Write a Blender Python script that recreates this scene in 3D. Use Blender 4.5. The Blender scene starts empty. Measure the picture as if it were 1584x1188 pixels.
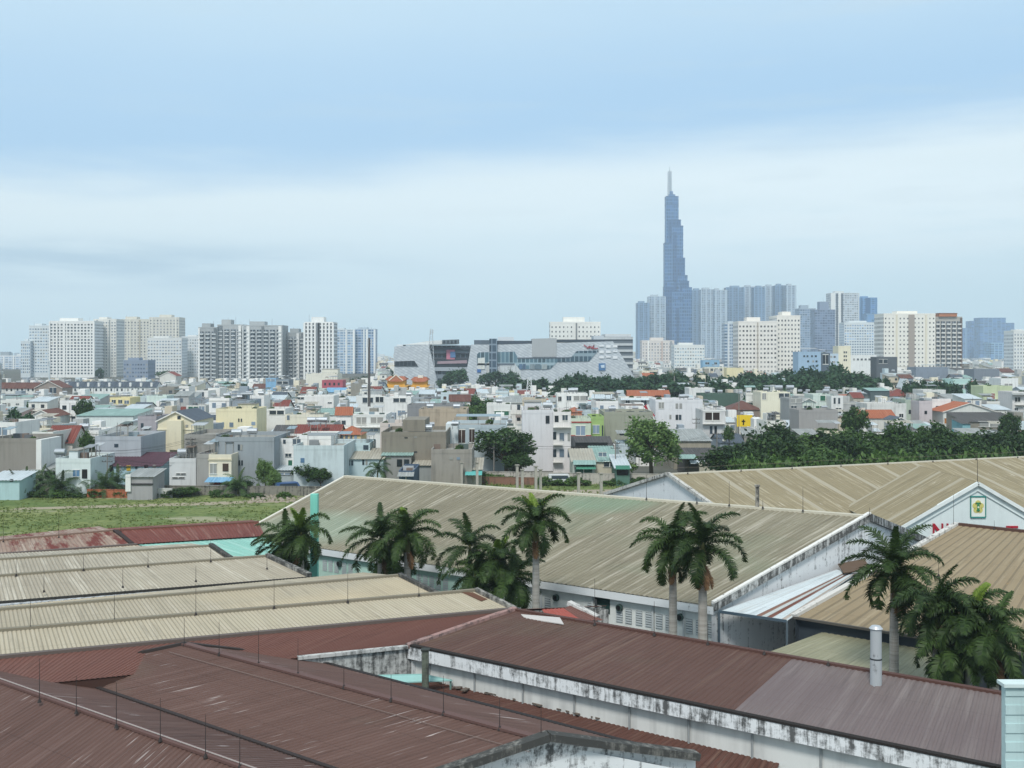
import bpy, math, random
from mathutils import Vector, Matrix, noise
RND = random.Random(11)
# ---- camera model: photograph pixels (1584x1188) to metres -------------------
F, CX, HY, H = 1700.0, 792.0, 548.0, 23.3
def X(px, Y): return (px - CX) * Y / F
def Z(py, Y): return H - (py - HY) * Y / F
def P(px, py, z):
    Y = (H - z) * F / (py - HY)
    return Vector((X(px, Y), Y, z))
scene = bpy.context.scene
COL = scene.collection
# ---- colours and materials ----------------------------------------------------
def s2l(v): return v / 12.92 if v <= 0.04045 else ((v + 0.055) / 1.055) ** 2.4
def hx(s, k=1.0):
    s = s.lstrip('#')
    return tuple(s2l(int(s[i:i + 2], 16) / 255) * k for i in (0, 2, 4)) + (1.0,)
class NT:
    def __init__(s, name):
        s.m = bpy.data.materials.new(name); s.m.use_nodes = True
        s.t = s.m.node_tree; s.b = s.t.nodes['Principled BSDF']
    def n(s, typ, ins=None, **kw):
        nd = s.t.nodes.new('ShaderNode' + typ)
        for k, v in kw.items(): setattr(nd, k, v)
        for k, v in (ins or {}).items(): s.set(nd.inputs[k], v)
        return nd
    def set(s, sock, v):
        if isinstance(v, bpy.types.NodeSocket): s.t.links.new(v, sock)
        else: sock.default_value = v
    def math(s, op, a, b=0.0, c=0.0, clamp=False):
        nd = s.n('Math', {0: a, 1: b, 2: c}, operation=op); nd.use_clamp = clamp
        return nd.outputs[0]
    def mix(s, fac, a, b, blend='MIX'):
        nd = s.n('Mix', None, data_type='RGBA', blend_type=blend)
        s.set(nd.inputs[0], fac); s.set(nd.inputs[6], a); s.set(nd.inputs[7], b)
        return nd.outputs[2]
    def noise(s, vec, scale, detail=3.0, rough=0.55, dim='3D'):
        nd = s.n('TexNoise', {'Scale': scale, 'Detail': detail, 'Roughness': rough}, noise_dimensions=dim)
        s.set(nd.inputs['Vector'], vec); return nd.outputs[0]
    def ramp(s, v, lo, hi): 
        nd = s.n('MapRange', {0: v, 1: lo, 2: hi, 3: 0.0, 4: 1.0}); nd.clamp = True
        return nd.outputs[0]
    def vmul(s, vec, m): return s.n('VectorMath', {0: vec, 1: m}, operation='MULTIPLY').outputs[0]
    def obj(s): return s.n('TexCoord').outputs['Object']
    def geo(s): return s.n('NewGeometry').outputs['Position']
    def fin(s, col, rough=0.8, metal=0.0, spec=0.3, bump=None, bs=0.3):
        s.set(s.b.inputs['Base Color'], col); s.set(s.b.inputs['Roughness'], rough)
        s.b.inputs['Metallic'].default_value = metal
        s.b.inputs['Specular IOR Level'].default_value = spec
        if bump is not None:
            nd = s.n('Bump', {'Height': bump, 'Strength': bs, 'Distance': 0.1})
            s.t.links.new(nd.outputs[0], s.b.inputs['Normal'])
        return s.m
_mc = {}
def cached(fn):
    def g(*a, **k):
        key = (fn.__name__, a, tuple(sorted(k.items())))
        if key not in _mc: _mc[key] = fn(*a, **k)
        return _mc[key]
    return g
@cached
def paint(c, grime=0.35, rough=0.85, k=0.9):
    """painted render with weather stains of its own"""
    t = NT('paint'); col = hx(c, k); col = (min(1, col[0] * 1.02), col[1], col[2] * .955, 1); p = t.geo()
    a = t.noise(p, 0.35, 4.0); b = t.noise(t.vmul(p, (1.6, 1.6, 0.14)), 1.0, 3.0)
    d = t.math('MULTIPLY', t.ramp(a, 0.35, 0.75), t.ramp(b, 0.42, 0.72))
    d = t.math('MULTIPLY', d, min(1.0, grime * 1.7))
    dark = tuple(v * 0.35 + 0.02 for v in col[:3]) + (1,)
    fine = t.noise(p, 3.0, 2.0)
    c2 = t.mix(t.math('MULTIPLY', fine, 0.16), col, tuple(v * 0.6 for v in col[:3]) + (1,))
    return t.fin(t.mix(d, c2, dark), rough)
@cached
def mould(c, amount=0.5, k=0.9):
    """whitewashed masonry with black mould runs"""
    t = NT('mouldy_wall'); col = hx(c, k); p = t.geo()
    a = t.noise(t.vmul(p, (1.0, 1.0, 1.2)), 2.4, 8.0, 0.75)
    b = t.noise(t.vmul(p, (3.4, 3.4, 0.3)), 1.0, 5.0, 0.7)
    c0 = t.noise(p, 0.22, 2.0)
    s = t.math('ADD', t.math('MULTIPLY', a, 0.38), t.math('ADD', t.math('MULTIPLY', b, 0.42), t.math('MULTIPLY', c0, 0.2)))
    d = t.ramp(s, 0.63 - 0.24 * amount, 0.70 - 0.20 * amount)
    d = t.math('MULTIPLY', d, 0.9)
    g = t.noise(p, 0.6, 4.0)
    c2 = t.mix(t.math('MULTIPLY', g, 0.3), col, tuple(v * 0.55 for v in col[:3]) + (1,))
    return t.fin(t.mix(d, c2, (0.035, 0.036, 0.034, 1)), 0.9)
@cached
def flat(c, rough=0.7, metal=0.0, k=0.9, spec=0.3):
    t = NT('plain'); col = hx(c, k)
    v = t.noise(t.geo(), 1.1, 3.0)
    return t.fin(t.mix(t.math('MULTIPLY', v, 0.4), col, tuple(x * 0.6 for x in col[:3]) + (1,)), rough, metal, spec)
@cached
def glass(c='#2b3640', rough=0.18):
    t = NT('window_glass'); r = t.n('ObjectInfo').outputs['Random']
    col = hx(c, 1.0)
    c1 = t.mix(r, tuple(v * 0.4 for v in col[:3]) + (1,), tuple(min(1, v * 1.7) for v in col[:3]) + (1,))
    cur = t.math('LESS_THAN', t.math('FRACT', t.math('MULTIPLY', r, 37.0)), 0.16)      # drawn curtains
    return t.fin(t.mix(cur, c1, (0.30, 0.30, 0.28, 1)), rough, 0.0, 0.6)
@cached
def metal_roof(base, alt, streak, pitch=0.3, rust=0.0, rustc='#5a2a1e', streaks=0.45, trough=0.45, sheet=0.95, seed=0.0, k=0.9, band=None, pale=None, rough=0.65, blotch=None, spots=()):
    """corrugated sheet; UV is metres along the ridge (u) and down the slope (v)"""
    t = NT('corrugated_sheet')
    uv = t.n('TexCoord').outputs['UV']
    sp = t.n('SeparateXYZ', {0: uv}); u, v = sp.outputs[0], sp.outputs[1]
    cb, ca, cs = hx(base, k), hx(alt, k), hx(streak, k)
    sid = t.math('FLOOR', t.math('DIVIDE', u, sheet))
    wn = t.n('TexWhiteNoise', {'W': t.math('ADD', sid, seed)}, noise_dimensions='1D').outputs[0]
    big = t.noise(t.n('CombineXYZ', {0: t.math('MULTIPLY', u, 0.10), 1: t.math('MULTIPLY', v, 0.16), 2: seed}).outputs[0], 1.0, 4.0, 0.6)
    f1 = t.math('ADD', t.math('MULTIPLY', wn, 0.35), t.math('MULTIPLY', t.ramp(big, 0.3, 0.7), 0.65))
    col = t.mix(f1, cb, ca)
    st = t.noise(t.n('CombineXYZ', {0: t.math('MULTIPLY', u, 2.3), 1: t.math('MULTIPLY', v, 0.13), 2: seed + 3.0}).outputs[0], 1.0, 5.0, 0.65)
    col = t.mix(t.math('MULTIPLY', t.ramp(st, 0.52, 0.66), streaks), col, cs)
    st2 = t.noise(t.n('CombineXYZ', {0: t.math('MULTIPLY', u, 3.4), 1: t.math('MULTIPLY', v, 0.22), 2: seed + 9.0}).outputs[0], 1.0, 4.0, 0.6)
    dk = tuple(x * 0.45 for x in cb[:3]) + (1,)
    col = t.mix(t.math('MULTIPLY', t.ramp(st2, 0.55, 0.72), 0.55), col, dk)
    if pale:
        ps = t.noise(t.n('CombineXYZ', {0: t.math('MULTIPLY', u, 8.0), 1: t.math('MULTIPLY', v, 0.33), 2: seed + 21.0}).outputs[0], 1.0, 3.0, 0.5)
        pm = t.noise(t.n('CombineXYZ', {0: t.math('MULTIPLY', u, 0.16), 1: t.math('MULTIPLY', v, 0.3), 2: seed + 31.0}).outputs[0], 1.0, 2.0)
        pf = t.math('MULTIPLY', t.ramp(ps, 0.63, 0.67), t.ramp(pm, 0.5, 0.62))
        col = t.mix(t.math('MULTIPLY', pf, 0.7), col, hx(pale, k))
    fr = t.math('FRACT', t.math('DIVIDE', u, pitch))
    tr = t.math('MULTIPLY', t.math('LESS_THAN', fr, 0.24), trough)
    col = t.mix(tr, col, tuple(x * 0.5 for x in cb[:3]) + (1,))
    lap = t.math('LESS_THAN', t.math('FRACT', t.math('DIVIDE', v, 2.4)), 0.02)
    col = t.mix(t.math('MULTIPLY', lap, 0.35), col, dk)
    if rust > 0:
        rn = t.noise(t.n('CombineXYZ', {0: t.math('MULTIPLY', u, 0.8), 1: t.math('MULTIPLY', v, 0.16), 2: seed + 14.0}).outputs[0], 1.0, 6.0, 0.7)
        col = t.mix(t.ramp(rn, 0.72 - 0.4 * rust, 0.78 - 0.34 * rust), col, hx(rustc, k))
    if blotch:
        bn = t.noise(t.n('CombineXYZ', {0: t.math('MULTIPLY', u, 0.05), 1: t.math('MULTIPLY', v, 0.09), 2: seed + 44.0}).outputs[0], 1.0, 3.0)
        col = t.mix(t.math('MULTIPLY', t.ramp(bn, 0.52, 0.66), 0.5), col, hx(blotch, k))
    for u0, v0, ru, rv, sc_ in spots:
        du = t.math('DIVIDE', t.math('SUBTRACT', u, u0), ru); dv = t.math('DIVIDE', t.math('SUBTRACT', v, v0), rv)
        dd = t.math('ADD', t.math('MULTIPLY', du, du), t.math('MULTIPLY', dv, dv))
        f = t.math('SUBTRACT', t.math('ADD', 1.0, t.math('MULTIPLY', st, 0.8)), dd)
        col = t.mix(t.math('MULTIPLY', t.ramp(f, 0.3, 1.2), 0.42), col, hx(sc_, k))
    if band:
        bn = t.math('LESS_THAN', t.math('FRACT', t.math('DIVIDE', u, 5.7)), 0.12)
        col = t.mix(bn, col, hx(band, k))
    return t.fin(col, rough, 0.0, 0.25)
@cached
def facade(c, g, fh=3.3, bw=3.4, zf=0.5, uf=0.55, k=0.9, c2=None):
    """curtain wall / apartment front: openings repeat per storey and bay"""
    t = NT('facade'); sp = t.n('SeparateXYZ', {0: t.obj()})
    u = t.math('ADD', sp.outputs[0], sp.outputs[1])
    fz = t.math('FRACT', t.math('DIVIDE', sp.outputs[2], fh)); fu = t.math('FRACT', t.math('ADD', t.math('DIVIDE', u, bw), 100.0))
    cell = t.n('CombineXYZ', {0: t.math('FLOOR', t.math('DIVIDE', u, bw)), 1: t.math('FLOOR', t.math('DIVIDE', sp.outputs[2], fh))}).outputs[0]
    rn = t.n('TexWhiteNoise', {0: cell}, noise_dimensions='3D').outputs[0]
    a = t.math('MULTIPLY', t.math('LESS_THAN', fz, zf), t.math('LESS_THAN', fu, uf))
    gc = hx(g, k); col = hx(c, k)
    gl = t.mix(rn, tuple(v * 0.55 for v in gc[:3]) + (1,), tuple(min(1, v * 1.45) for v in gc[:3]) + (1,))
    w = t.noise(t.obj(), 0.05, 3.0)
    base = t.mix(t.math('MULTIPLY', w, 0.35), col, hx(c2, k) if c2 else tuple(v * 0.7 for v in col[:3]) + (1,))
    r = t.math('SUBTRACT', 0.8, t.math('MULTIPLY', a, 0.45))
    return t.fin(t.mix(a, base, gl), r, 0.0, 0.3)
@cached
def leafmat(c1, c2, tr=0.25):
    t = NT('leaf'); r = t.n('NewGeometry').outputs['Random Per Island']
    o = t.n('ObjectInfo').outputs['Random']
    f = t.math('ADD', t.math('MULTIPLY', r, 0.6), t.math('MULTIPLY', o, 0.4))
    col = t.mix(f, hx(c1, 1.0), hx(c2, 1.0))
    t.fin(col, 0.55, 0.0, 0.25)
    d = t.n('BsdfTranslucent', {0: col}); mx = t.n('MixShader', {0: tr})
    out = t.t.nodes['Material Output']
    t.t.links.new(t.b.outputs[0], mx.inputs[1]); t.t.links.new(d.outputs[0], mx.inputs[2])
    t.t.links.new(mx.outputs[0], out.inputs[0])
    return t.m
@cached
def bark(c='#8d8a82', k=0.9):
    t = NT('bark'); p = t.geo()
    r = t.ramp(t.noise(t.vmul(p, (0.3, 0.3, 5.0)), 1.4, 3.0), 0.35, 0.65)
    s = t.noise(t.vmul(p, (6, 6, 0.5)), 1.0, 3.0)
    col = hx(c, k); f = t.math('MULTIPLY', t.math('ADD', r, s), 0.45)
    return t.fin(t.mix(f, col, tuple(v * 0.4 for v in col[:3]) + (1,)), 0.9)
DARK = glass('#2e3840'); BLUEG = glass('#4d6a86'); BROWNG = glass('#4a3a34')
# ---- mesh building -----------------------------------------------------------
class MB:
    def __init__(s): s.v = []; s.f = []; s.uv = []; s.m = []; s.sm = []
    def face(s, pts, uv=None, m=0, smooth=False):
        i = len(s.v); s.v += [tuple(p) for p in pts]
        s.f.append(tuple(range(i, i + len(pts)))); s.uv.append(uv); s.m.append(m); s.sm.append(smooth)
    def box(s, c, sz, yaw=0.0, m=0, bottom=True):
        ca, sa = math.cos(yaw), math.sin(yaw); hx_, hy, hz = sz[0] / 2, sz[1] / 2, sz[2] / 2
        q = []
        for dz in (-hz, hz):
            for dx, dy in ((-hx_, -hy), (hx_, -hy), (hx_, hy), (-hx_, hy)):
                q.append((c[0] + dx * ca - dy * sa, c[1] + dx * sa + dy * ca, c[2] + dz))
        fs = [(0, 1, 5, 4), (1, 2, 6, 5), (2, 3, 7, 6), (3, 0, 4, 7), (4, 5, 6, 7)]
        if bottom: fs.append((3, 2, 1, 0))
        for f in fs: s.face([q[i] for i in f], m=m)
    def bx(s, x0, x1, y0, y1, z0, z1, m=0): s.box(((x0 + x1) / 2, (y0 + y1) / 2, (z0 + z1) / 2), (x1 - x0, y1 - y0, z1 - z0), m=m)
    def beam(s, a, b, w, h, m=0):
        a, b = Vector(a), Vector(b); d = (b - a).normalized()
        sd = d.cross(Vector((0, 0, 1)))
        sd = Vector((1, 0, 0)) if sd.length < 1e-4 else sd.normalized()
        up = sd.cross(d) * h / 2; sd = sd * w / 2
        q = [a - sd - up, a + sd - up, a + sd + up, a - sd + up, b - sd - up, b + sd - up, b + sd + up, b - sd + up]
        for f in ((3, 2, 1, 0), (4, 5, 6, 7), (0, 1, 5, 4), (1, 2, 6, 5), (2, 3, 7, 6), (3, 0, 4, 7)): s.face([q[i] for i in f], m=m)
    def tube(s, a, b, r0, r1=None, n=8, m=0, cap=True, smooth=True):
        r1 = r0 if r1 is None else r1
        a, b = Vector(a), Vector(b); d = (b - a).normalized()
        e = d.orthogonal().normalized(); g = d.cross(e)
        ra = [a + (e * math.cos(k * 2 * math.pi / n) + g * math.sin(k * 2 * math.pi / n)) * r0 for k in range(n)]
        rb = [b + (e * math.cos(k * 2 * math.pi / n) + g * math.sin(k * 2 * math.pi / n)) * r1 for k in range(n)]
        for k in range(n): s.face([ra[k], ra[(k + 1) % n], rb[(k + 1) % n], rb[k]], m=m, smooth=smooth)
        if cap: s.face(rb, m=m); s.face(ra[::-1], m=m)
    def prism(s, poly, y0, y1, m=0):
        """polygon in x,z extruded along y"""
        a = [(p[0], y0, p[1]) for p in poly]; b = [(p[0], y1, p[1]) for p in poly]; n = len(poly)
        s.face(a, m=m); s.face(b[::-1], m=m)
        for k in range(n): s.face([a[k], b[k], b[(k + 1) % n], a[(k + 1) % n]], m=m)
    def slab(s, a, b, c, d, th=0.1, m=0):
        """quad sheet with thickness (downwards)"""
        q = [Vector(p) for p in (a, b, c, d)]; w = [p - Vector((0, 0, th)) for p in q]
        s.face(q, m=m); s.face(w[::-1], m=m)
        for k in range(4): s.face([q[k], w[k], w[(k + 1) % 4], q[(k + 1) % 4]], m=m)
    def corr(s, A, B, C, D, pitch=0.3, amp=0.026, m=0, u0=0.0):
        """corrugated sheet: A,B along the ridge, C,D along the eave below B,A"""
        A, B, C, D = map(Vector, (A, B, C, D))
        L = max((B - A).length, (C - D).length); S = ((D - A).length + (C - B).length) / 2
        nr = (B - A).cross(D - A).normalized()
        if nr.z < 0: nr = -nr
        prof = ((0.0, 0.0), (0.30, 0.0), (0.42, 1.0), (0.88, 1.0)); n = max(2, int(L / pitch))
        ts = [((i + o) / n, h * amp) for i in range(n) for o, h in prof] + [(1.0, 0.0)]
        for (t0, h0), (t1, h1) in zip(ts, ts[1:]):
            s.face([D.lerp(C, t0) + nr * h0, D.lerp(C, t1) + nr * h1, A.lerp(B, t1) + nr * h1, A.lerp(B, t0) + nr * h0],
                   [(u0 + t0 * n * pitch, S), (u0 + t1 * n * pitch, S), (u0 + t1 * n * pitch, 0), (u0 + t0 * n * pitch, 0)], m=m)
    def build(s, name, mats, parent=None, world=False):
        me = bpy.data.meshes.new(name); v = s.v
        if world and parent is not None:
            o = parent.location; v = [(p[0] - o.x, p[1] - o.y, p[2] - o.z) for p in v]
        me.from_pydata(v, [], s.f)
        if any(u is not None for u in s.uv):
            ul = me.uv_layers.new(name='UVMap'); fl = []
            for f, u in zip(s.f, s.uv):
                for k in range(len(f)): fl += list(u[k]) if u else [0.0, 0.0]
            ul.data.foreach_set('uv', fl)
        mats = mats if isinstance(mats, (list, tuple)) else [mats]
        for m in mats: me.materials.append(m)
        if len(mats) > 1: me.polygons.foreach_set('material_index', s.m)
        me.polygons.foreach_set('use_smooth', s.sm)
        return link(name, me, parent)
def link(name, me, parent=None):
    o = bpy.data.objects.new(name, me); COL.objects.link(o)
    if parent is not None: o.parent = parent
    return o
def thing(name, label, cat, loc=(0, 0, 0), yaw=0.0, group=None):
    o = bpy.data.objects.new(name, None); COL.objects.link(o); o.empty_display_size = 0.5
    o.location = loc; o.rotation_euler = (0, 0, yaw); o['label'] = label; o['category'] = cat
    if group: o['group'] = group
    return o
def tag(o, label, cat, group=None):
    o['label'] = label; o['category'] = cat
    if group: o['group'] = group
    return o
_ub = {}
def ubox(mat, name='unit'):
    """shared unit box, scaled per object"""
    if mat.name not in _ub:
        b = MB(); b.box((0, 0, 0), (1, 1, 1)); o = b.build('unit', mat); me = o.data
        bpy.data.objects.remove(o); _ub[mat.name] = me
    return _ub[mat.name]
def bit(name, parent, c, sz, mat, yaw=0.0):
    o = link(name, ubox(mat), parent); o.location = c; o.scale = sz; o.rotation_euler = (0, 0, yaw)
    return o
def rod(t, px, pb, pt, zb, r=0.018):
    p = P(px, pb, zb); top = Z(pt, p.y); b = MB()
    b.tube(p, (p.x, p.y, top), r, r * 0.5, 5)
    b.tube(p - Vector((0, 0, 0.05)), p + Vector((0, 0, 0.1)), 0.1, 0.04, 6)
    return b.build('lightning_rod', flat('#3a3432', 0.6), t, world=True)
# ---- world: overcast daylight ------------------------------------------------
SUN_EL, SUN_AZ = math.radians(52), math.radians(193)
w = bpy.data.worlds.new('World'); scene.world = w; w.use_nodes = True
nt = w.node_tree; nt.nodes.clear()
def wn(typ, ins=None, **kw):
    nd = nt.nodes.new('ShaderNode' + typ)
    for k, v in kw.items(): setattr(nd, k, v)
    for k, v in (ins or {}).items():
        if isinstance(v, bpy.types.NodeSocket): nt.links.new(v, nd.inputs[k])
        else: nd.inputs[k].default_value = v
    return nd
def wm(op, a, b=0.0): return wn('Math', {0: a, 1: b}, operation=op).outputs[0]
def wmix(f, a, b):
    nd = wn('Mix', {0: f}, data_type='RGBA')
    for i, v in ((6, a), (7, b)):
        if isinstance(v, bpy.types.NodeSocket): nt.links.new(v, nd.inputs[i])
        else: nd.inputs[i].default_value = v
    return nd.outputs[2]
def wr(v, lo, hi):
    nd = wn('MapRange', {0: v, 1: lo, 2: hi}, interpolation_type='SMOOTHSTEP'); return nd.outputs[0]
sky = wn('TexSky', None, sky_type='NISHITA', sun_disc=False, sun_elevation=SUN_EL, sun_rotation=SUN_AZ, air_density=1.2, dust_density=2.0)
g = wn('TexCoord').outputs['Generated']; sp = wn('SeparateXYZ', {0: g})
hor = wm('SQRT', wm('ADD', wm('MULTIPLY', sp.outputs[0], sp.outputs[0]), wm('MULTIPLY', sp.outputs[1], sp.outputs[1])))
el = wm('DIVIDE', sp.outputs[2], wm('MAXIMUM', hor, 0.02))
az = wm('DIVIDE', sp.outputs[0], wm('MAXIMUM', hor, 0.02))
cv = wn('CombineXYZ', {0: wm('MULTIPLY', az, 2.2), 1: sp.outputs[1], 2: wm('MULTIPLY', el, 11.0)}).outputs[0]
n1 = wn('TexNoise', {'Vector': cv, 'Scale': 1.0, 'Detail': 5.0, 'Roughness': 0.5}).outputs[0]
cv2 = wn('CombineXYZ', {0: wm('MULTIPLY', az, 5.0), 1: wm('ADD', sp.outputs[1], 7.0), 2: wm('MULTIPLY', el, 34.0)}).outputs[0]
n2 = wn('TexNoise', {'Vector': cv2, 'Scale': 1.0, 'Detail': 6.0, 'Roughness': 0.55}).outputs[0]
K = 7.6          # the cloud radiances below are divided by the strength 0.11 at the end
def sc(c): return tuple(v * K for v in hx(c)[:3]) + (1,)
s_ = wm('SUBTRACT', el, wm('MULTIPLY', az, 0.06))
s_ = wm('ADD', s_, wm('MULTIPLY', wm('SUBTRACT', n1, 0.5), 0.06))
upper = wmix(wr(s_, 0.20, 0.36), sc('#a8cff0'), sc('#c8e4f6'))
lower = wmix(wr(s_, 0.01, 0.10), tuple(v * 1.16 for v in sc('#bdd8e2')[:3]) + (1,), tuple(v * 1.13 for v in sc('#d2e5ed')[:3]) + (1,))
lower = wmix(wr(wm('ADD', s_, wm('MULTIPLY', n2, 0.03)), 0.09, 0.16), lower, tuple(v * 1.16 for v in sc('#dbe8ec')[:3]) + (1,))
cl = wmix(wr(wm('ADD', s_, wm('MULTIPLY', wm('SUBTRACT', n2, 0.5), 0.065)), 0.142, 0.203), lower, upper)
cl = wmix(wm('MULTIPLY', wm('MULTIPLY', wr(az, -0.35, 0.35), wm('SUBTRACT', 1.0, wr(el, 0.15, 0.2))), wm('MULTIPLY', wr(el, 0.05, 0.12), wr(n2, 0.3, 0.6))), cl, tuple(v * 1.2 for v in sc('#dde9ed')[:3]) + (1,))
veil = wm('MULTIPLY', wr(n2, 0.5, 0.75), wm('MULTIPLY', wr(az, -0.9, 0.5), 0.35))
cl = wmix(veil, cl, sc('#cfe0e8'))
# bluish-grey stratus low on the left
st = wm('MULTIPLY', wm('MULTIPLY', wr(el, 0.045, 0.075), wm('SUBTRACT', 1.0, wr(el, 0.08, 0.11))), wm('MULTIPLY', wr(wm('MULTIPLY', az, -1.0), -0.02, 0.35), wr(n2, 0.36, 0.6)))
cl = wmix(wm('MULTIPLY', st, 0.75), cl, sc('#9cbdd6'))
cl = wmix(wr(el, 0.4, 1.2), cl, sc('#cfdde6'))
cl = wmix(0.9, sky.outputs[0], cl)
cl = wmix(wr(wm('MULTIPLY', sp.outputs[2], -1.0), 0.0, 0.08), cl, sc('#c3d6e0'))
bg = wn('Background', {0: cl, 1: 0.11}); out = wn('OutputWorld', {0: bg.outputs[0]})
sl = bpy.data.lights.new('sun', 'SUN'); sl.energy = 2.3; sl.angle = math.radians(13); sl.color = (1.0, 0.97, 0.93)
so = bpy.data.objects.new('sun', sl); COL.objects.link(so)
# the sky's sun direction: rotation measured clockwise from +Y
sd = Vector((math.sin(SUN_AZ) * math.cos(SUN_EL), math.cos(SUN_AZ) * math.cos(SUN_EL), math.sin(SUN_EL)))
so.rotation_euler = sd.to_track_quat('Z', 'Y').to_euler()
cam = bpy.data.cameras.new('camera'); co = bpy.data.objects.new('camera', cam); COL.objects.link(co)
co.location = (0, 0, H); co.rotation_euler = (math.radians(90), 0, 0)
cam.sensor_width = 36; cam.sensor_fit = 'HORIZONTAL'; cam.lens = 36 * F / 1584
cam.shift_y = -(594 - HY) / 1584; cam.clip_start = 0.5; cam.clip_end = 30000
scene.camera = co
scene.view_settings.view_transform = 'Standard'; scene.view_settings.look = 'None'
scene.view_settings.exposure = 0.36; scene.view_settings.gamma = 1.0
scene.render.engine = 'CYCLES'
scene.cycles.use_denoising = True; scene.cycles.max_bounces = 6; scene.cycles.transparent_max_bounces = 4
scene.cycles.volume_bounces = 2
# ---- ground, field, haze ---------------------------------------------------
def sheet(name, pts, z, mat, kind='structure'):
    b = MB(); b.face([(p[0], p[1], z) for p in pts]); o = b.build(name, mat); o['kind'] = kind; return o
t = NT('city_ground'); p = t.geo(); a = t.noise(p, 0.02, 5.0); c_ = t.noise(p, 0.25, 4.0)
GROUND = t.fin(t.mix(t.ramp(a, 0.4, 0.6), t.mix(c_, hx('#4c4b48'), hx('#6d6b65')), t.mix(c_, hx('#3d4832'), hx('#5f5c54'))), 0.95)
sheet('ground', [(-4000, -300), (4000, -300), (4000, 6000), (-4000, 6000)], 0.0, GROUND)
t = NT('meadow'); p = t.geo(); a = t.noise(p, 0.09, 5.0, 0.6); c_ = t.noise(t.vmul(p, (1, 1, 1)), 0.9, 4.0, 0.7)
d_ = t.noise(t.vmul(p, (0.3, 1.2, 1)), 0.10, 4.0)
col = t.mix(t.ramp(a, 0.35, 0.62), hx('#5a6e38'), hx('#7f854f')); col = t.mix(t.ramp(c_, 0.4, 0.7), col, hx('#46592a'))
col = t.mix(t.math('MULTIPLY', t.ramp(d_, 0.6, 0.68), 0.7), col, hx('#a09a83'))
MEADOW = t.fin(col, 0.95)
FIELD = [(-110, 100), (-14, 100), (-22, 150), (-33, 181), (-110, 183)]
sheet('field', FIELD, 0.02, MEADOW)
FIELD2 = [(-24, 165), (20, 138), (60, 150), (60, 214), (-24, 206)]
sheet('verge', FIELD2, 0.02, MEADOW)
sheet('path', [(-8, 181), (30, 183), (60, 200), (58, 204), (28, 190), (-8, 187)], 0.04, flat('#a79c8a', 0.95))
sheet('dirt_track', [(-75, 164), (-45, 170), (-28, 176), (-28, 179), (-48, 173), (-75, 166.5)], 0.03, flat('#a59b84', 0.95))
sheet('yard', [(-60, 30), (60, 30), (62, 104), (-50, 104)], 0.01, flat('#8a8a86', 0.95))
def tufts(name, poly, n, hmin, hmax, seed, mat):
    r = random.Random(seed); b = MB()
    xs = [p[0] for p in poly]; ys = [p[1] for p in poly]
    def inside(x, y):
        c = False
        for (x0, y0), (x1, y1) in zip(poly, poly[1:] + poly[:1]):
            if (y0 > y) != (y1 > y) and x < (x1 - x0) * (y - y0) / (y1 - y0) + x0: c = not c
        return c
    k = 0
    while k < n:
        x, y = r.uniform(min(xs), max(xs)), r.uniform(min(ys), max(ys))
        if not inside(x, y) or noise.noise((x * 0.12, y * 0.12, seed)) < -0.1: 
            if r.random() < 0.85: continue
        k += 1; h = r.uniform(hmin, hmax) * (1.6 if r.random() < 0.06 else 1)
        for _ in range(5):
            a = r.uniform(0, 6.28); d = Vector((math.cos(a), math.sin(a), 0)); w_ = Vector((-d.y, d.x, 0)) * r.uniform(0.05, 0.14)
            c = Vector((x, y, 0.02)) + d * r.uniform(0, 0.3)
            b.face([c - w_, c + w_, c + d * h * 0.5 + Vector((0, 0, h))])
    o = b.build(name, mat); o['kind'] = 'stuff'; return o
GRASSM = leafmat('#566c3a', '#848c50')
go = tufts('grass', FIELD, 9000, 0.08, 0.22, 3, GRASSM); tag(go, 'rough green grass growing over the open field behind the rusty roofs', 'grass')
go = tufts('grass', FIELD2, 3000, 0.2, 0.5, 4, GRASSM); tag(go, 'strip of yellowish grass beside the concrete posts beyond the long warehouse', 'grass')
# ---- factory sheds in front ---------------------------------------------------
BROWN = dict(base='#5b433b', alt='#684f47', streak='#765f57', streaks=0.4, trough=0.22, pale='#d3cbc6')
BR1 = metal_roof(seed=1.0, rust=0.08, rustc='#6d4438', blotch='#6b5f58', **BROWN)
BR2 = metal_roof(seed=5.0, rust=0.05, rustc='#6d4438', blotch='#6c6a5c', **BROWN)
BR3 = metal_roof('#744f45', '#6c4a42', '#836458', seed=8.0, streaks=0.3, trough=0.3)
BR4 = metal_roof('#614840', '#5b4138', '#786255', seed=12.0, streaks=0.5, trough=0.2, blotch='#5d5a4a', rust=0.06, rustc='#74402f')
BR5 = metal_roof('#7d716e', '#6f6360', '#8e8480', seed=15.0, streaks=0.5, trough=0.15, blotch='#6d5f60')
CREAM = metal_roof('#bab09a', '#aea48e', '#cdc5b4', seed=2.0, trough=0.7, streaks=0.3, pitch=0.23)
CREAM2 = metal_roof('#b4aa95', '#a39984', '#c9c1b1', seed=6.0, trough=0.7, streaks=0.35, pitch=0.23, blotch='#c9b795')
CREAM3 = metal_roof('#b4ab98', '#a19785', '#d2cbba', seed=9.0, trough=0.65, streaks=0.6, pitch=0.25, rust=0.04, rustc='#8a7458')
TAN = metal_roof('#7e7764', '#8e8874', '#b8b1a0', seed=3.0, streaks=0.75, trough=0.18, pitch=0.4, sheet=0.8, pale='#dad4c6', blotch='#7f8a72', spots=((30.0, 1.0, 5.0, 3.0, '#7a9a82'), (8.0, 11.5, 8.0, 4.0, '#98b09c')))
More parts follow.
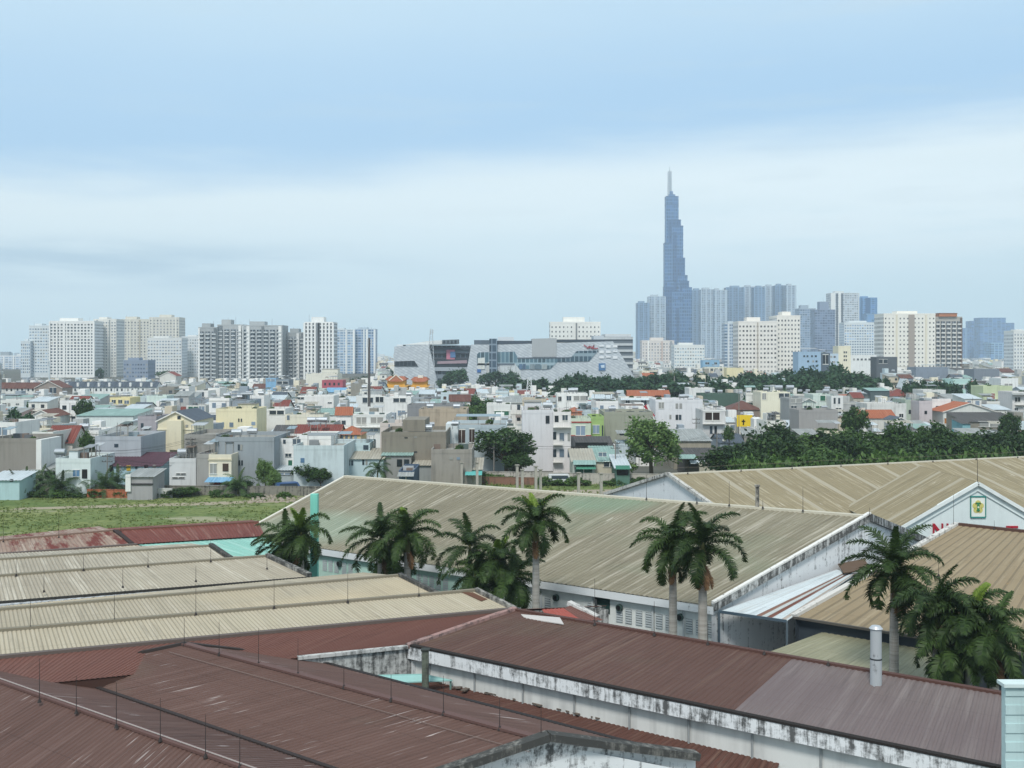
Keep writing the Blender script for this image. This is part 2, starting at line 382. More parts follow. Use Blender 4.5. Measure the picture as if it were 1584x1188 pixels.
TAN2 = metal_roof('#8c8064', '#978b6e', '#b9ae94', seed=4.0, streaks=0.8, trough=0.2, pitch=0.5, sheet=0.9, band='#a89f8a', pale='#ded5c4')
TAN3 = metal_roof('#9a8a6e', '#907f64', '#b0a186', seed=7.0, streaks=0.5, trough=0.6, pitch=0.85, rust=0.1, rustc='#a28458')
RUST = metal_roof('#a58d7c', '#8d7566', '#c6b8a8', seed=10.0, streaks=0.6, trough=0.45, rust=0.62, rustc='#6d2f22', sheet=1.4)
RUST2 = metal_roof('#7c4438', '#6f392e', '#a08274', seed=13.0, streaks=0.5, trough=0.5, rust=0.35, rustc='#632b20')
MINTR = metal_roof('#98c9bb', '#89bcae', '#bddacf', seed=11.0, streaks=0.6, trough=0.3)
WHITEW = mould('#eaedec', 0.34); WHITEG = mould('#e3e6e6', 0.45); STAIN = mould('#c9cac6', 0.72); FASC = mould('#e9eaea', 0.38)
PALEW = paint('#dfe6e8', 0.5); MINTW = paint('#bfe3da', 0.4); DIRT = flat('#2e2b29', 0.9)
def V(*a): return Vector(a)
def horiz(v): return Vector((v.x, v.y, 0))
def bay(t, rl, rr, er, el, roof, wall=None, pitch=0.3, far=True, cap=None, gl=None, gr=None, near=True, caps=0.16, farz=None, gin=0.15):
    """one gabled bay: ridge rl-rr, near eave el-er; the far slope mirrors the near one"""
    rl, rr, er, el = map(Vector, (rl, rr, er, el)); wall = wall or WHITEG
    b = MB(); b.corr(rl, rr, er, el, pitch); b.build('roof_slope', roof, t, world=True)
    fl = rl + horiz(rl - el); fr = rr + horiz(rr - er); fz = farz if farz is not None else el.z
    fl.z = fz; fr.z = fz if farz is not None else er.z
    if far:
        b = MB(); b.corr(rr, rl, fl, fr, pitch); b.build('roof_slope', roof, t, world=True)
    b = MB(); b.beam(rl + V(0, 0, 0.05), rr + V(0, 0, 0.05), 0.34, caps); b.build('ridge_cap', cap or flat('#6b5f58', 0.7), t, world=True)
    dn = lambda p: V(p.x, p.y, 0)
    dr = (rl - el); inn = horiz(dr).normalized() * 0.35
    if near:
        b = MB(); a_, c_ = el + inn - V(0, 0, 0.12), er + inn - V(0, 0, 0.12)
        b.face([dn(a_), dn(c_), c_, a_]); b.build('wall', wall, t, world=True)
    if far:
        b = MB(); a_, c_ = fl - inn - V(0, 0, 0.12), fr - inn - V(0, 0, 0.12)
        b.face([dn(c_), dn(a_), a_, c_]); b.build('wall', wall, t, world=True)
    ax = (rr - rl).normalized() * gin
    for e, r, f, m, s in ((el, rl, fl, gl, 1), (er, rr, fr, gr, -1)):
        z = V(0, 0, 0.1); q = [dn(e + ax * s), e + ax * s - z, r + ax * s - z, f + ax * s - z, dn(f + ax * s)]
        b = MB(); b.face(q if s > 0 else q[::-1]); b.build('gable_wall', m or wall, t, world=True)
    return fl, fr
def verge(t, pts, w=0.3, h=0.35, mat=None, name='verge_kerb', up=0.1):
    b = MB()
    for a, c in zip(pts, pts[1:]): b.beam(Vector(a) + V(0, 0, up), Vector(c) + V(0, 0, up), w, h)
    return b.build(name, mat or mould('#b9b7b0', 0.8), t, world=True)
def wire(t, pts, r=0.02, mat=None, sag=0.0):
    b = MB()
    for a, c in zip(pts, pts[1:]): b.tube(a, c, r, r, 4, cap=False)
    return b.build('lightning_cable', mat or flat('#b5aaa4', 0.6), t, world=True)
def shed(label, name='factory_shed', cat='warehouse', at=(0, 0), group=None):
    return thing(name, label, cat, (at[0], at[1], 0), 0, group)
# front-left brown bays
t = shed('nearest brown corrugated shed, its ridge crossing the lower left corner', at=(-14, 44))
A, B = P(-50, 1037, 8.5), P(560, 1253, 8.5); C, D = P(640, 1235, 7.0), P(113, 1053, 7.0)
dd = (C - D).normalized() * 2.2; A, D = A - dd, D - dd
nl, nr = A + horiz(A - D), B + horiz(B - C); nl.z = nr.z = 7.0
bay(t, A, B, nr, nl, BR1, STAIN, pitch=0.3, farz=7.0, cap=flat('#6b504a', 0.7), caps=.1)
wire(t, [A + V(0, 0, .14), B + V(0, 0, .14)], .025)
for a in ((61, 1085, 1018), (118, 1102, 1045), (180, 1124, 1056), (248, 1145, 1080), (318, 1170, 1105), (371, 1187, 1128)): rod(t, *a, zb=8.55)
t = shed('brown corrugated shed with pale scratch marks and mouldy white gable at bottom centre', at=(-4, 50))
A, B = P(285, 997, 8.5), P(840, 1145, 8.5); el, er = P(113, 1053, 7.0), P(609, 1224, 7.0); el = el - (er - el).normalized() * 2.2
fe0, fe1 = P(470, 1018, 7.0), P(1070, 1175, 7.0)
bay(t, A, B, er, el, BR2, WHITEW, far=False, cap=flat('#6b504a', 0.7), caps=.1)
b = MB(); b.corr(B, A, fe0, fe1, 0.3); b.build('roof_slope', BR2, t, world=True)
# curved-looking parapet on the visible gable, in three straight runs
ax = (B - A).normalized() * 0.25
mid = B.lerp(er, 0.0)
verge(t, [er + ax, B + ax, fe1 + ax], 0.55, 0.28, mould('#8d8b84', 0.95), 'parapet_coping', 0.22)
b = MB(); q = [V(er.x, er.y, 0), er, B, fe1, V(fe1.x, fe1.y, 0)]; q = [p + ax * 0.7 for p in q]
b.face(q[::-1]); b.build('gable_wall', mould('#f2f3f2', 0.5), t, world=True)
verge(t, [fe0, fe1], 0.22, 0.16, flat('#2f2b2a', 0.8), 'gutter', 0.0)
verge(t, [el, er], 0.2, 0.12, flat('#3a3230', 0.8), 'gutter', 0.06)
verge(t, [el + V(0, 0, .02), A, fe0], 0.25, 0.14, flat('#3d3633', 0.8), 'verge_flashing', 0.06)
b = MB(); q = [V(fe0.x, fe0.y, 0), V(fe1.x, fe1.y, 0), fe1 - V(0, 0, .1), fe0 - V(0, 0, .1)]; q = [p - V(.2, .2, 0) for p in q]
b.face(q); b.build('wall', STAIN, t, world=True)
for a in ((285, 997, 955), (339, 1012, 960), (400, 1027, 972), (461, 1043, 987), (532, 1063, 1020), (605, 1083, 1043), (686, 1104, 1045), (773, 1127, 1080), (837, 1144, 1095)): rod(t, *a, zb=8.55)
nrm = V(-0.6, -0.8, 0) * 0.9
wire(t, [A + nrm + V(0, 0, -.18), B + nrm + V(0, 0, -.18)], .013, flat('#8a7a72', .7))
# brown cross bay behind them
t = shed('brown corrugated shed lying between the cream roof and the nearest sheds', at=(-15, 57))
rl, rr, er, el = P(-60, 1023, 8.3), P(797, 943, 8.3), P(630, 1001, 7.4), P(-110, 1076, 7.6)
bay(t, rl, rr, er, el, BR3, STAIN, near=False, gr=STAIN)
b = MB(); w0, w1 = el, el.lerp(er, .745); k_ = V(.0, .05, -.03); b.face([V(w0.x, w0.y + .05, 0), V(w1.x, w1.y + .05, 0), w1 + k_, w0 + k_]); b.build('flashing', flat('#4f3830', .9), t, world=True)
w0, w1 = el.lerp(er, 0.74), er
b = MB(); b.face([V(w0.x, w0.y, 0), V(w1.x, w1.y, 0), w1, w0]); b.build('wall', STAIN, t, world=True)
verge(t, [w0, w1], 0.3, 0.16, mould('#c9c9c5', 0.6), 'parapet_coping', 0.02)
verge(t, [rr, er], 0.35, 0.22, mould('#a58a84', 0.6), 'verge_kerb', 0.06)
# cream double bays
t = shed('cream corrugated shed with double ridge, right behind the brown cross roof', at=(-16, 64))
rl, rr, er, el = P(-60, 981, 8.3), P(736, 914, 8.3), P(797, 944, 7.6), P(-60, 1023, 7.6)
bay(t, rl, rr, er, el, CREAM, PALEW, pitch=0.23, cap=flat('#8a8270', 0.7))
verge(t, [rr, er], 0.3, 0.22, mould('#a9a69e', 0.85))
b = MB(); b.beam(rr.lerp(er, .05) - V(.7, -.1, -.08), rr.lerp(er, .5) - V(.5, 0, -.06), 1.1, 0.03); b.build('rust_patch', flat('#6b4a3a', .9), t, world=True)
for a in ((47, 971, 925), (177, 960, 913), (303, 950, 903), (424, 940, 893), (538, 931, 885), (648, 921, 875)): rod(t, *a, zb=8.35)
rl, rr, er, el = P(-60, 949, 8.3), P(618, 891, 8.3), P(678, 921, 7.8), P(-60, 983, 7.8)
bay(t, rl, rr, er, el, CREAM2, PALEW, pitch=0.23, cap=flat('#8a8270', 0.7))
verge(t, [rr, er], 0.3, 0.25, mould('#8f8d86', 0.9))
t = shed('older streaked cream shed with black mouldy eave wall, left of the wind-blown palms', at=(-22, 78))
rl, rr, er, el = P(-60, 896, 8.3), P(413, 861, 8.3), P(479, 892, 7.6), P(-60, 935, 7.6)
bay(t, rl, rr, er, el, CREAM3, mould('#d5d8d8', 0.62), pitch=0.25, cap=flat('#8a8270', 0.7))
verge(t, [rr, er], 0.35, 0.3, mould('#b3b1aa', 0.9))
g0, g1 = el + V(0, -.25, -.42), er + V(0, -.25, -.42)
verge(t, [g0, g1], 0.5, 0.55, mould('#c6c9ca', 0.66), 'mouldy_eave', 0.0)
verge(t, [el, er], 0.18, 0.12, flat('#3b3935', 0.8), 'gutter', -0.05)
for a in ((25, 890, 860), (129, 882, 855), (229, 876, 850), (326, 868, 835)): rod(t, *a, zb=8.35)
for a in ((68, 915, 880), (190, 908, 878), (303, 899, 875), (413, 880, 850)): rod(t, *a, zb=7.95, r=0.02)
rl, rr, er, el = P(-60, 870, 8.3), P(326, 845, 8.3), P(357, 866, 7.9), P(-60, 899, 7.9)
bay(t, rl, rr, er, el, CREAM3, PALEW, pitch=0.25, cap=flat('#8a8270', 0.7))
verge(t, [rr, er], 0.35, 0.3, mould('#6d6a62', 0.95))
# rusty sheds by the field
t = shed('heavily rusted low shed with bleached sheets at the edge of the grass field', at=(-40, 90))
rl, rr, er, el = P(-60, 842, 7.5), P(177, 821, 7.5), P(203, 845, 7.05), P(-60, 866, 7.05)
bay(t, rl, rr, er, el, RUST, STAIN, pitch=0.3, cap=flat('#8d7566', .8))
rl, rr, er, el = P(-60, 862, 7.3), P(212, 843, 7.3), P(262, 862, 7.0), P(-60, 876, 7.0)
bay(t, rl, rr, er, el, metal_roof('#c4b9a2', '#9c8a76', '#ddd5c4', seed=17.0, rust=0.5, rustc='#6d2f22'), STAIN, far=False, pitch=0.3)
for a in ((5, 838, 800), (91, 831, 795), (187, 823, 790)): rod(t, *a, zb=7.5, r=0.02)
t = shed('dark rust-red shed roof right of the bleached rusty one, beside the field', at=(-30, 95))
rl, rr, er, el = P(178, 821, 7.55), P(400, 808, 7.55), P(410, 829, 7.05), P(204, 842, 7.05)
bay(t, rl, rr, er, el, RUST2, STAIN, pitch=0.3, cap=flat('#7a5448', .8))
verge(t, [rl, el], 0.4, 0.2, flat('#3a2c28', .8), 'valley_gutter', .03)
t = shed('pale turquoise lean-to roof between the rusty sheds and the palms', 'lean_to', 'lean-to', at=(-26, 86))
b = MB(); a = [P(212, 843, 6.95), P(408, 829, 6.95), P(478, 872, 6.3), P(350, 864, 6.3)]; b.corr(*a, pitch=0.4); b.build('roof_sheet', MINTR, t, world=True)
for p in a:
    b = MB(); b.tube(V(p.x, p.y, 0), p, .08, .08, 6); b.build('post', flat('#8fb8ab'), t, world=True)
# long tan warehouse -------------------------------------------------------------
t = shed('long streaked tan warehouse with white vented wall, behind the tall royal palms', 'long_warehouse', at=(2, 88))
rl, rr, er, el = P(534, 737, 11.0), P(1345, 799, 11.0), P(1103, 938, 6.5), P(365, 829, 6.5)
rl2 = rl
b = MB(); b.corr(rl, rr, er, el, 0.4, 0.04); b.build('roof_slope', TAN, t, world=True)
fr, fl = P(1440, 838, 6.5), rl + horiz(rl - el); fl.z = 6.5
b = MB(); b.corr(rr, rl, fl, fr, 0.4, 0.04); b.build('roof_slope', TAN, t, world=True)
b = MB(); b.beam(rl, rr, 0.6, 0.2); b.build('ridge_cap', flat('#cfc8b4', 0.7), t, world=True)
n_ = horiz(rl - el).normalized(); u_ = (er - el).normalized()
LEN = (er - el).length
def wp(s, z, off=0.0): return el + u_ * s + n_ * (0.45 - off) + V(0, 0, z - el.z)
def wall_s(px):
    """distance along the wall that shows at photograph column px"""
    lo, hi = 0.0, LEN
    for _ in range(40):
        m = (lo + hi) / 2; q = wp(m, 5)
        if CX + q.x / q.y * F < px: lo = m
        else: hi = m
    return lo
b = MB(); b.face([wp(0, 0), wp(LEN, 0), wp(LEN, 6.4), wp(0, 6.4)]); b.build('wall', paint('#e2e8e8', .35), t, world=True)
verge(t, [el + n_ * 0.1, er + n_ * 0.1], 0.22, 0.52, mould('#e6eaea', 0.25), 'fascia', -0.30)
b = MB(); b.face([wp(wall_s(470), 3.6, .03), wp(wall_s(735), 3.6, .03), wp(wall_s(735), 5.9, .03), wp(wall_s(470), 5.9, .03)]); b.build('painted_panel', MINTW, t, world=True)
def louvre(s, z0, wd=0.5, h=1.0):
    m = MB(); a = s
    for k in range(6):
        z = z0 + h * (k + .5) / 6
        m.beam(wp(a, z, 0.05), wp(a + wd, z, 0.05), 0.05, h / 9)
    m.face([wp(a, z0, .02), wp(a + wd, z0, .02), wp(a + wd, z0 + h, .02), wp(a, z0 + h, .02)], m=1)
    m.build('louvre_vent', [flat('#c3cbcc'), flat('#59646a')], t, world=True)
for px in (500, 509, 518, 530, 540, 645, 655, 665, 675, 686, 843, 909, 922, 954, 968, 984, 999, 1015, 1030, 1061, 1077, 1093): louvre(wall_s(px), 4.3 if px > 700 else 4.5)
for px in (527, 862, 960, 1054):
    m = MB(); a = wp(wall_s(px), 5.35, .05); m.tube(a, a - n_ * 0.22, 0.25, 0.25, 14); m.tube(a - n_ * 0.23, a - n_ * 0.2, 0.19, .19, 12, m=1)
    m.build('extractor_fan', [flat('#3f5650', .6), flat('#14181a')], t, world=True)
m = MB(); s0, s1 = wall_s(920), wall_s(944)
m.face([wp(s0, 4.75, .04), wp(s1, 4.75, .04), wp(s1, 5.85, .04), wp(s0, 5.85, .04)]); m.build('hatch_opening', flat('#1b3a36'), t, world=True)
m = MB(); m.beam(wp(s0 + .15, 5.6, .1), wp(s0 + .75, 4.75, .8), .12, 0.6); m.build('hatch_flap', flat('#22282a'), t, world=True)
for px in (1010, 1058, 838, 917):
    a = wall_s(px); m = MB(); m.beam(wp(a, 0, .06), wp(a, 6.1, .06), .12, .12); m.build('downpipe', flat('#c5cbcb'), t, world=True)
ax = (rr - rl).normalized()
for p_, q_ in ((er, rr), (rr, fr)):
    b = MB(); b.face([p - ax * .1 for p in (V(q_.x, q_.y, 0), q_, p_, V(p_.x, p_.y, 0))]); b.build('gable_wall', mould('#f2f4f4', .42), t, world=True)
verge(t, [er, rr, fr], 0.26, 0.55, mould('#d5d6d3', 0.86), 'parapet', -0.05)
verge(t, [er, rr], 0.3, 0.12, mould('#eceae4', 0.4), 'parapet_coping', 0.28)
verge(t, [el, rl], 0.3, 0.12, flat('#e2ddcf'), 'verge_flashing', 0.05)
g = [V(el.x, el.y, 0), el, rl, fl, V(fl.x, fl.y, 0)]; b = MB(); b.face([p + ax * .2 for p in g]); b.build('gable_wall', PALEW, t, world=True)
b = MB(); b.face([V(fr.x, fr.y, 0), V(fl.x, fl.y, 0), fl, fr]); b.build('wall', PALEW, t, world=True)
for px, pb, pt in ((733, 752, 790), ): pass
for k, px in enumerate((1000, 1078, 1128, 1180, 1242, 1345)):
    k_ = (px - 534) / (1345 - 534); rod(t, px, 737 + 62 * k_ - 1, 737 + 62 * k_ - (38 if k % 2 == 0 else 14), 11.1, .022)
b = MB(); q = rl.lerp(rr, (1207 - 534) / 811); b.tube(q - V(0, 0, .5), q + V(0, 0, 1.7), .16, .16, 10); b.tube(q + V(0, 0, 1.7), q + V(0, 0, 1.85), .22, .22, 10); b.build('vent_pipe', mould('#a9a49a', .6), t, world=True)
# turquoise portal column at the warehouse corner
t = thing('portal_column', 'tall square turquoise column standing beside the windy palm cluster', 'column', (X(486.5, 88), 88, 0))
z1 = Z(764, 88); m = MB(); m.bx(-.29, .29, -.29, .29, 0, z1); m.build('shaft', paint('#86d9c9', .25), t)
m = MB()
for k in range(1, 5): m.bx(-.31, .31, -.31, .31, z1 * k / 5 - .04, z1 * k / 5 + .04)
m.build('joint_bands', paint('#6bbfb0', .2), t)
# right brown shed with white mouldy fascia ---------------------------------------
t = shed('brown roofed shed with white black-streaked fascia in the middle of the picture', at=(8, 58))
rl, rr = P(797, 944, 8.3), P(1620, 1086, 8.3); el, er = P(632, 1000, 7.4), P(1620, 1206, 7.4)
k1 = (P(1130, 1104, 7.4) - el).length / (er - el).length
rm, em = rl.lerp(rr, k1), el.lerp(er, k1)
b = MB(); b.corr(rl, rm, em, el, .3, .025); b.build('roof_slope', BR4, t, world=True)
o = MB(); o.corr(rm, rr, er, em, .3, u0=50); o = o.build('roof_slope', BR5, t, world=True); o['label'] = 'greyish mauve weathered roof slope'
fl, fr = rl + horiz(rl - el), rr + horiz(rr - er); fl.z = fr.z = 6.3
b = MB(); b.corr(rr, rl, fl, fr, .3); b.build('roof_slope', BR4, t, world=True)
b = MB(); b.beam(rl + V(0, 0, .05), rr + V(0, 0, .05), .3, .12); b.build('ridge_cap', flat('#5d4038', .7), t, world=True)
n_ = horiz(rl - el).normalized(); u_ = (er - el).normalized()
verge(t, [el - V(0, 0, .0), er], 0.24, 0.68, mould('#eceeee', 0.66), 'fascia', -0.28)
verge(t, [el, er], 0.3, 0.1, flat('#2c2724', .9), 'gutter', 0.1)
q = [p + n_ * .3 for p in (V(el.x, el.y, 0), V(er.x, er.y, 0), er - V(0, 0, .1), el - V(0, 0, .1))]
b = MB(); b.face(q); b.build('wall', paint('#dfe2e2', .6), t, world=True)
for k in range(8):
    p = el + u_ * (1.2 + k * 3.1) + n_ * .24; b = MB(); b.beam(V(p.x, p.y, 3), p - V(0, 0, .7), .09, .09)
    b.build('downpipe', flat('#9ea2a2'), t, world=True)
verge(t, [rl, el], 0.3, 0.2, mould('#a88780', .55), 'verge_kerb', .08)
g = [V(el.x, el.y, 0), el, rl, fl, V(fl.x, fl.y, 0)]; b = MB(); b.face([p + u_ * .2 for p in g]); b.build('gable_wall', WHITEW, t, world=True)
b = MB(); b.face([V(fr.x, fr.y, 0), V(fl.x, fl.y, 0), fl - V(0, 0, .1), fr - V(0, 0, .1)]); b.build('wall', PALEW, t, world=True)
for a in ((920, 966, 895), (1012, 982, 930), (1095, 996, 950), (1182, 1011, 1005), (1281, 1028, 1020)): rod(t, *a, zb=8.35)
b = MB(); q = [P(806, 950, 8.32), P(866, 955, 8.42), P(872, 965, 8.3), P(812, 956, 8.2)]; b.slab(*q, th=.05); b.build('patch_sheet', flat('#c9c4bf'), t, world=True)
t = shed('little red and brown roof with white mouldy verge peeping over the brown ridge', 'small_shed', 'shed', at=(4, 70))
b = MB(); b.corr(P(838, 943, 8.0), P(872, 941, 8.0), P(900, 960, 7.6), P(848, 956, 7.7), .3); b.build('roof_sheet', flat('#a5574c', .6), t, world=True)
b = MB(); b.corr(P(872, 941, 8.0), P(884, 936, 8.0), P(935, 960, 7.4), P(900, 960, 7.6), .3); b.build('roof_slope', BR3, t, world=True)
verge(t, [P(880, 935, 8.0), P(925, 958, 7.4)], .4, .25, mould('#d6d4cf', .5))
b = MB(); q = [P(850, 957, 7.6), P(925, 958, 7.4)]; b.face([V(q[0].x, q[0].y, 0), V(q[1].x, q[1].y, 0), q[1], q[0]]); b.build('wall', WHITEW, t, world=True)
# lane roof below the white wall
t = shed('low sunken brown lane roof littered with debris below the white wall', 'lane_roof', 'roof', at=(2, 55))
b = MB(); b.corr(P(640, 1047, 5.7), P(1210, 1172, 5.7), P(1190, 1215, 5.1), P(540, 1058, 5.1), .3); b.build('roof_sheet', metal_roof('#5f4139', '#57392f', '#7d6658', seed=19.0, rust=.3, rustc='#6e3a2a'), t, world=True)
q = [P(x, y, 5.1) for x, y in ((640, 1050), (1210, 1180), (1190, 1215), (540, 1058))]
for p in q: b = MB(); b.beam(V(p.x, p.y, 0), p, .15, .15); b.build('post', flat('#4a4240'), t, world=True)
r_ = random.Random(5); b = MB()
for k in range(26):
    f = r_.random(); p = P(670 + 260 * f, 1054 + 55 * f + r_.uniform(-5, 3), 5.75); b.box(p, (r_.uniform(.1, .7), r_.uniform(.05, .3), .06), r_.uniform(0, 3))
o = b.build('debris', flat('#6f655c', .9), t, world=True); o['kind'] = 'stuff'
t = shed('turquoise sheet awning tucked beside the dark steel post in the courtyard', 'awning', 'awning', at=(-6, 60))
b = MB(); b.slab(P(575, 1044, 6.3), P(655, 1042, 6.4), P(700, 1052, 6.1), P(600, 1056, 6.1), .06); b.build('roof_sheet', flat('#9cc9c3'), t, world=True)
for p in (P(578, 1046, 6.1), P(697, 1051, 6.1)): b = MB(); b.beam(V(p.x, p.y, 0), p, .1, .1); b.build('post', flat('#6f8f88'), t, world=True)
p = P(658, 1062, 6.1); p.z = 0; t = thing('steel_post', 'dark streaked steel post rising from the courtyard by the white fascia', 'post', (p.x, p.y, 0))
m = MB(); m.bx(-.17, .17, -.17, .17, 0, Z(1006, p.y)); m.build('shaft', mould('#6d7466', .7), t)
m = MB(); m.bx(-.22, .22, -.22, .22, Z(1006, p.y), Z(1006, p.y) + .08); m.build('cap', flat('#3a3d38'), t)
t = shed('pale green sheet roof strip at the bottom edge beside the mouldy gable', 'awning', 'awning', at=(9, 46))
b = MB(); b.corr(P(1050, 1150, 5), P(1135, 1157, 5), P(1135, 1172, 4.7), P(1060, 1168, 4.7), .3); b.build('roof_sheet', MINTR, t, world=True)
b = MB(); p, q = P(1060, 1168, 4.7), P(1135, 1172, 4.7); b.face([V(p.x, p.y, 0), V(q.x, q.y, 0), q, p]); b.build('wall', STAIN, t, world=True)
# pale turquoise wall at the right edge
t = shed('pale turquoise corrugated wall cut by the lower right edge', 'corrugated_wall', 'wall', at=(23.5, 43))
YW = 38.5; x0 = X(1555, YW); zt = Z(1062, YW); m = MB()
for k in range(36): m.bx(x0, x0 + 5, YW - .04 * (k % 2), YW + .3, zt * k / 36, zt * (k + 1) / 36)
m.build('cladding', paint('#bdd7da', .9), t, world=True)
m = MB(); m.bx(x0 - .1, x0 + 5, YW - .15, YW + .45, zt, zt + .12); m.build('coping', flat('#d7e6e3'), t, world=True)
# flue
p = Vector((X(1355, 50.5), 50.5, 0)); t = thing('chimney_flue', 'shiny galvanised steel flue standing on the brown roof before the right palms', 'chimney', p)
z1 = Z(972, 50.5); m = MB(); m.tube((0, 0, 6), (0, 0, z1 - 1.4), .265, .265, 20); m.tube((0, 0, z1 - 1.38), (0, 0, z1), .255, .255, 20)
m.build('pipe', mould('#b4b8ba', .22), t)
m = MB(); m.tube((0, 0, z1), (0, 0, z1 + .12), .31, .2, 20); m.build('cap', flat('#d4d6d8', .4, .5), t)
m = MB(); m.tube((0, 0, z1 - 1.42), (0, 0, z1 - 1.36), .275, .275, 20); m.build('clamp_band', flat('#4f5356', .4, .6), t)
# lean-to with rusty sheets
t = shed('white sheet lean-to with rusty strips under the mouldy long gable', 'lean_to', 'lean-to', at=(18, 68))
a = [P(1294, 881, 7.6), P(1324, 888, 7.4), P(1217, 961, 5.9), P(1112, 946, 6.2)]
def ll(i, j, f): return a[i].lerp(a[j], f)
cols = ['#cdd6d8', '#d3dcde', '#8a6a5c', '#bfc5c3', '#7b5245', '#c9d2d3', '#b7aa9f', '#c9cfce']
e = [0, .3, .52, .6, .68, .76, .9, .96, 1.0]
for i, c in enumerate(cols):
    b = MB(); h = V(0, 0, .01 * (i % 2)); b.corr(ll(0, 1, e[i]) + h, ll(0, 1, e[i + 1]) + h, ll(3, 2, e[i + 1]) + h, ll(3, 2, e[i]) + h, .25, .02)
    b.build('roof_sheet', metal_roof(c, c, '#b9b3ab', seed=30.0 + i, trough=.2, rust=.25 if i in (2, 4, 6) else .03), t, world=True)
b = MB(); b.beam(a[3], a[2], .1, .18); b.build('eave_beam', flat('#4d5f6b'), t, world=True)
b = MB(); p0, p1 = a[3] + V(1.5, 6, -.4), a[2] + V(3.5, 7, -.4); b.face([V(p0.x, p0.y, 0), V(p1.x, p1.y, 0), p1, p0]); b.build('wall', paint('#6f8290', .5), t, world=True)
for p in (a[3], a[2]): b = MB(); b.beam(V(p.x, p.y, 0), p, .14, .14); b.build('post', flat('#5c6a72'), t, world=True)
b = MB(); q = P(1280, 878, 6.4); b.slab(P(1296, 872, 7.9), P(1338, 864, 8.1), P(1345, 880, 7.7), P(1305, 886, 7.6), .06); b.build('roof_sheet', metal_roof('#7d6a58', '#6d4a3a', '#9a8a78', seed=41.0, rust=.4), t, world=True)
# right tan shed
t = shed('tan ribbed shed with dark ridge flashing behind the right palm cluster', at=(34, 74))
rl, rr, er, el = P(1480, 812, 10.0), P(1720, 838, 10.0), P(1720, 1034, 6.0), P(1227, 955, 6.0)
bay(t, rl, rr, er, el, TAN3, flat('#39424a', .8), pitch=.85, cap=flat('#5c4238', .7), caps=.26)
verge(t, [rl, el], .4, .22, mould('#d9d6cf', .45))
verge(t, [el, er], .2, .14, flat('#5a5650'), 'gutter', .0)
for a_ in ((1475, 812, 765), (1538, 818, 805), (1452, 890, 862)): rod(t, *a_, zb=10.05 if a_[1] < 850 else 8.0)
t = shed('low olive-grey roof between the chimney flue and the tan shed', 'low_roof', 'roof', at=(24, 62))
a_ = [P(1285, 973, 5.3), P(1520, 1010, 5.3), P(1480, 1075, 4.9), P(1185, 1010, 4.9)]
b = MB(); b.corr(*a_, .5); b.build('roof_sheet', metal_roof('#97947a', '#8a8a72', '#b3ae96', seed=23.0, streaks=.4, trough=.2, sheet=2.2), t, world=True)
b = MB(); b.face([V(a_[3].x, a_[3].y, 0), V(a_[2].x, a_[2].y, 0), a_[2], a_[3]]); b.build('wall', PALEW, t, world=True)
# back tan warehouse
t = shed('broad golden tan warehouse with white stained gable in front of the tree row', 'back_warehouse', at=(40, 125))
rl, rr = P(1033, 734, 10.0), P(1680, 702.5, 10.0); dv = horiz(rr - rl).normalized(); nv = V(dv.y, -dv.x, 0)
el, er = rl + nv * 15 - V(0, 0, 4), rr + nv * 15 - V(0, 0, 4)
bay(t, rl, rr, er, el, TAN2, WHITEW, pitch=.5, cap=flat('#d9d2bf', .7), gl=mould('#e8ebec', .30))
verge(t, [el, rl, rl - nv * 15 - V(0, 0, 4)], .4, .35, mould('#cfcdc6', .55), 'verge_kerb', .1)
for k in range(9):
    q = rl.lerp(rr, .04 + k * .11); px, py = CX + q.x / q.y * F, HY + (H - q.z) / q.y * F; rod(t, px, py, py - (9 if k % 2 else 14), 10.05, .035)
wire(t, [rl.lerp(rr, k / 12) + V(0, 0, .75 - .1 * (k % 2)) for k in range(13)], .015, flat('#8a8072'))
# white gable with the emblem ----------------------------------------------------
YJ = 103.0
t = shed('white gabled hall carrying red letters and a framed flower emblem', 'gabled_hall', 'hall', at=(X(1512, YJ), YJ))
def q2(px, py): return (X(px, YJ) - t.location.x, Z(py, YJ))
ap, lf, rg = q2(1512, 747), q2(1385, 820), q2(1640, 822)
m = MB(); m.prism([(lf[0], 0), (rg[0], 0), rg, ap, lf], 0, .3); m.build('gable_wall', paint('#dfebee', .2), t)
dp = 15.0
for e, s in ((lf, -1), (rg, 1)):
    m = MB(); A_, B_ = V(ap[0], -.25, ap[1] + .1), V(ap[0], dp, ap[1] + .1); C_, D_ = V(e[0] + s * .3, dp, e[1]), V(e[0] + s * .3, -.25, e[1])
    m.corr(A_, B_, C_, D_, .4) if s > 0 else m.corr(B_, A_, D_, C_, .4); m.build('roof_slope', TAN2, t)
    m = MB(); m.beam(V(ap[0], -.14, ap[1] - .02), V(e[0], -.14, e[1] - .02), .3, .32); m.build('bargeboard', paint('#e6eef0', .3), t)
    m = MB(); m.beam(V(ap[0], -.05, ap[1] - .75), V(e[0] - s * .6, -.05, e[1] - .45), .1, .05); m.build('string_moulding', paint('#b9c6cb', .2), t)
    m = MB(); m.face([(e[0], 0.3, 0), (e[0], dp, 0), (e[0], dp, e[1]), (e[0], .3, e[1])]); m.build('wall', PALEW, t)
def bar(mb, x0, y0, x1, y1, w_=.26, d=.12):
    a_, c_ = q2(x0, y0), q2(x1, y1); mb.beam((a_[0], -.07, a_[1]), (c_[0], -.07, c_[1]), d, w_)
RED = flat('#b32638', .5)
m = MB(); bar(m, 1443.5, 809.5, 1443.5, 829, .27); bar(m, 1457, 809.5, 1457, 829, .27); bar(m, 1443.5, 811, 1457, 828, .27); m.build('letter', RED, t)
m = MB(); bar(m, 1465, 809.5, 1465, 829, .30); m.build('letter', RED, t)
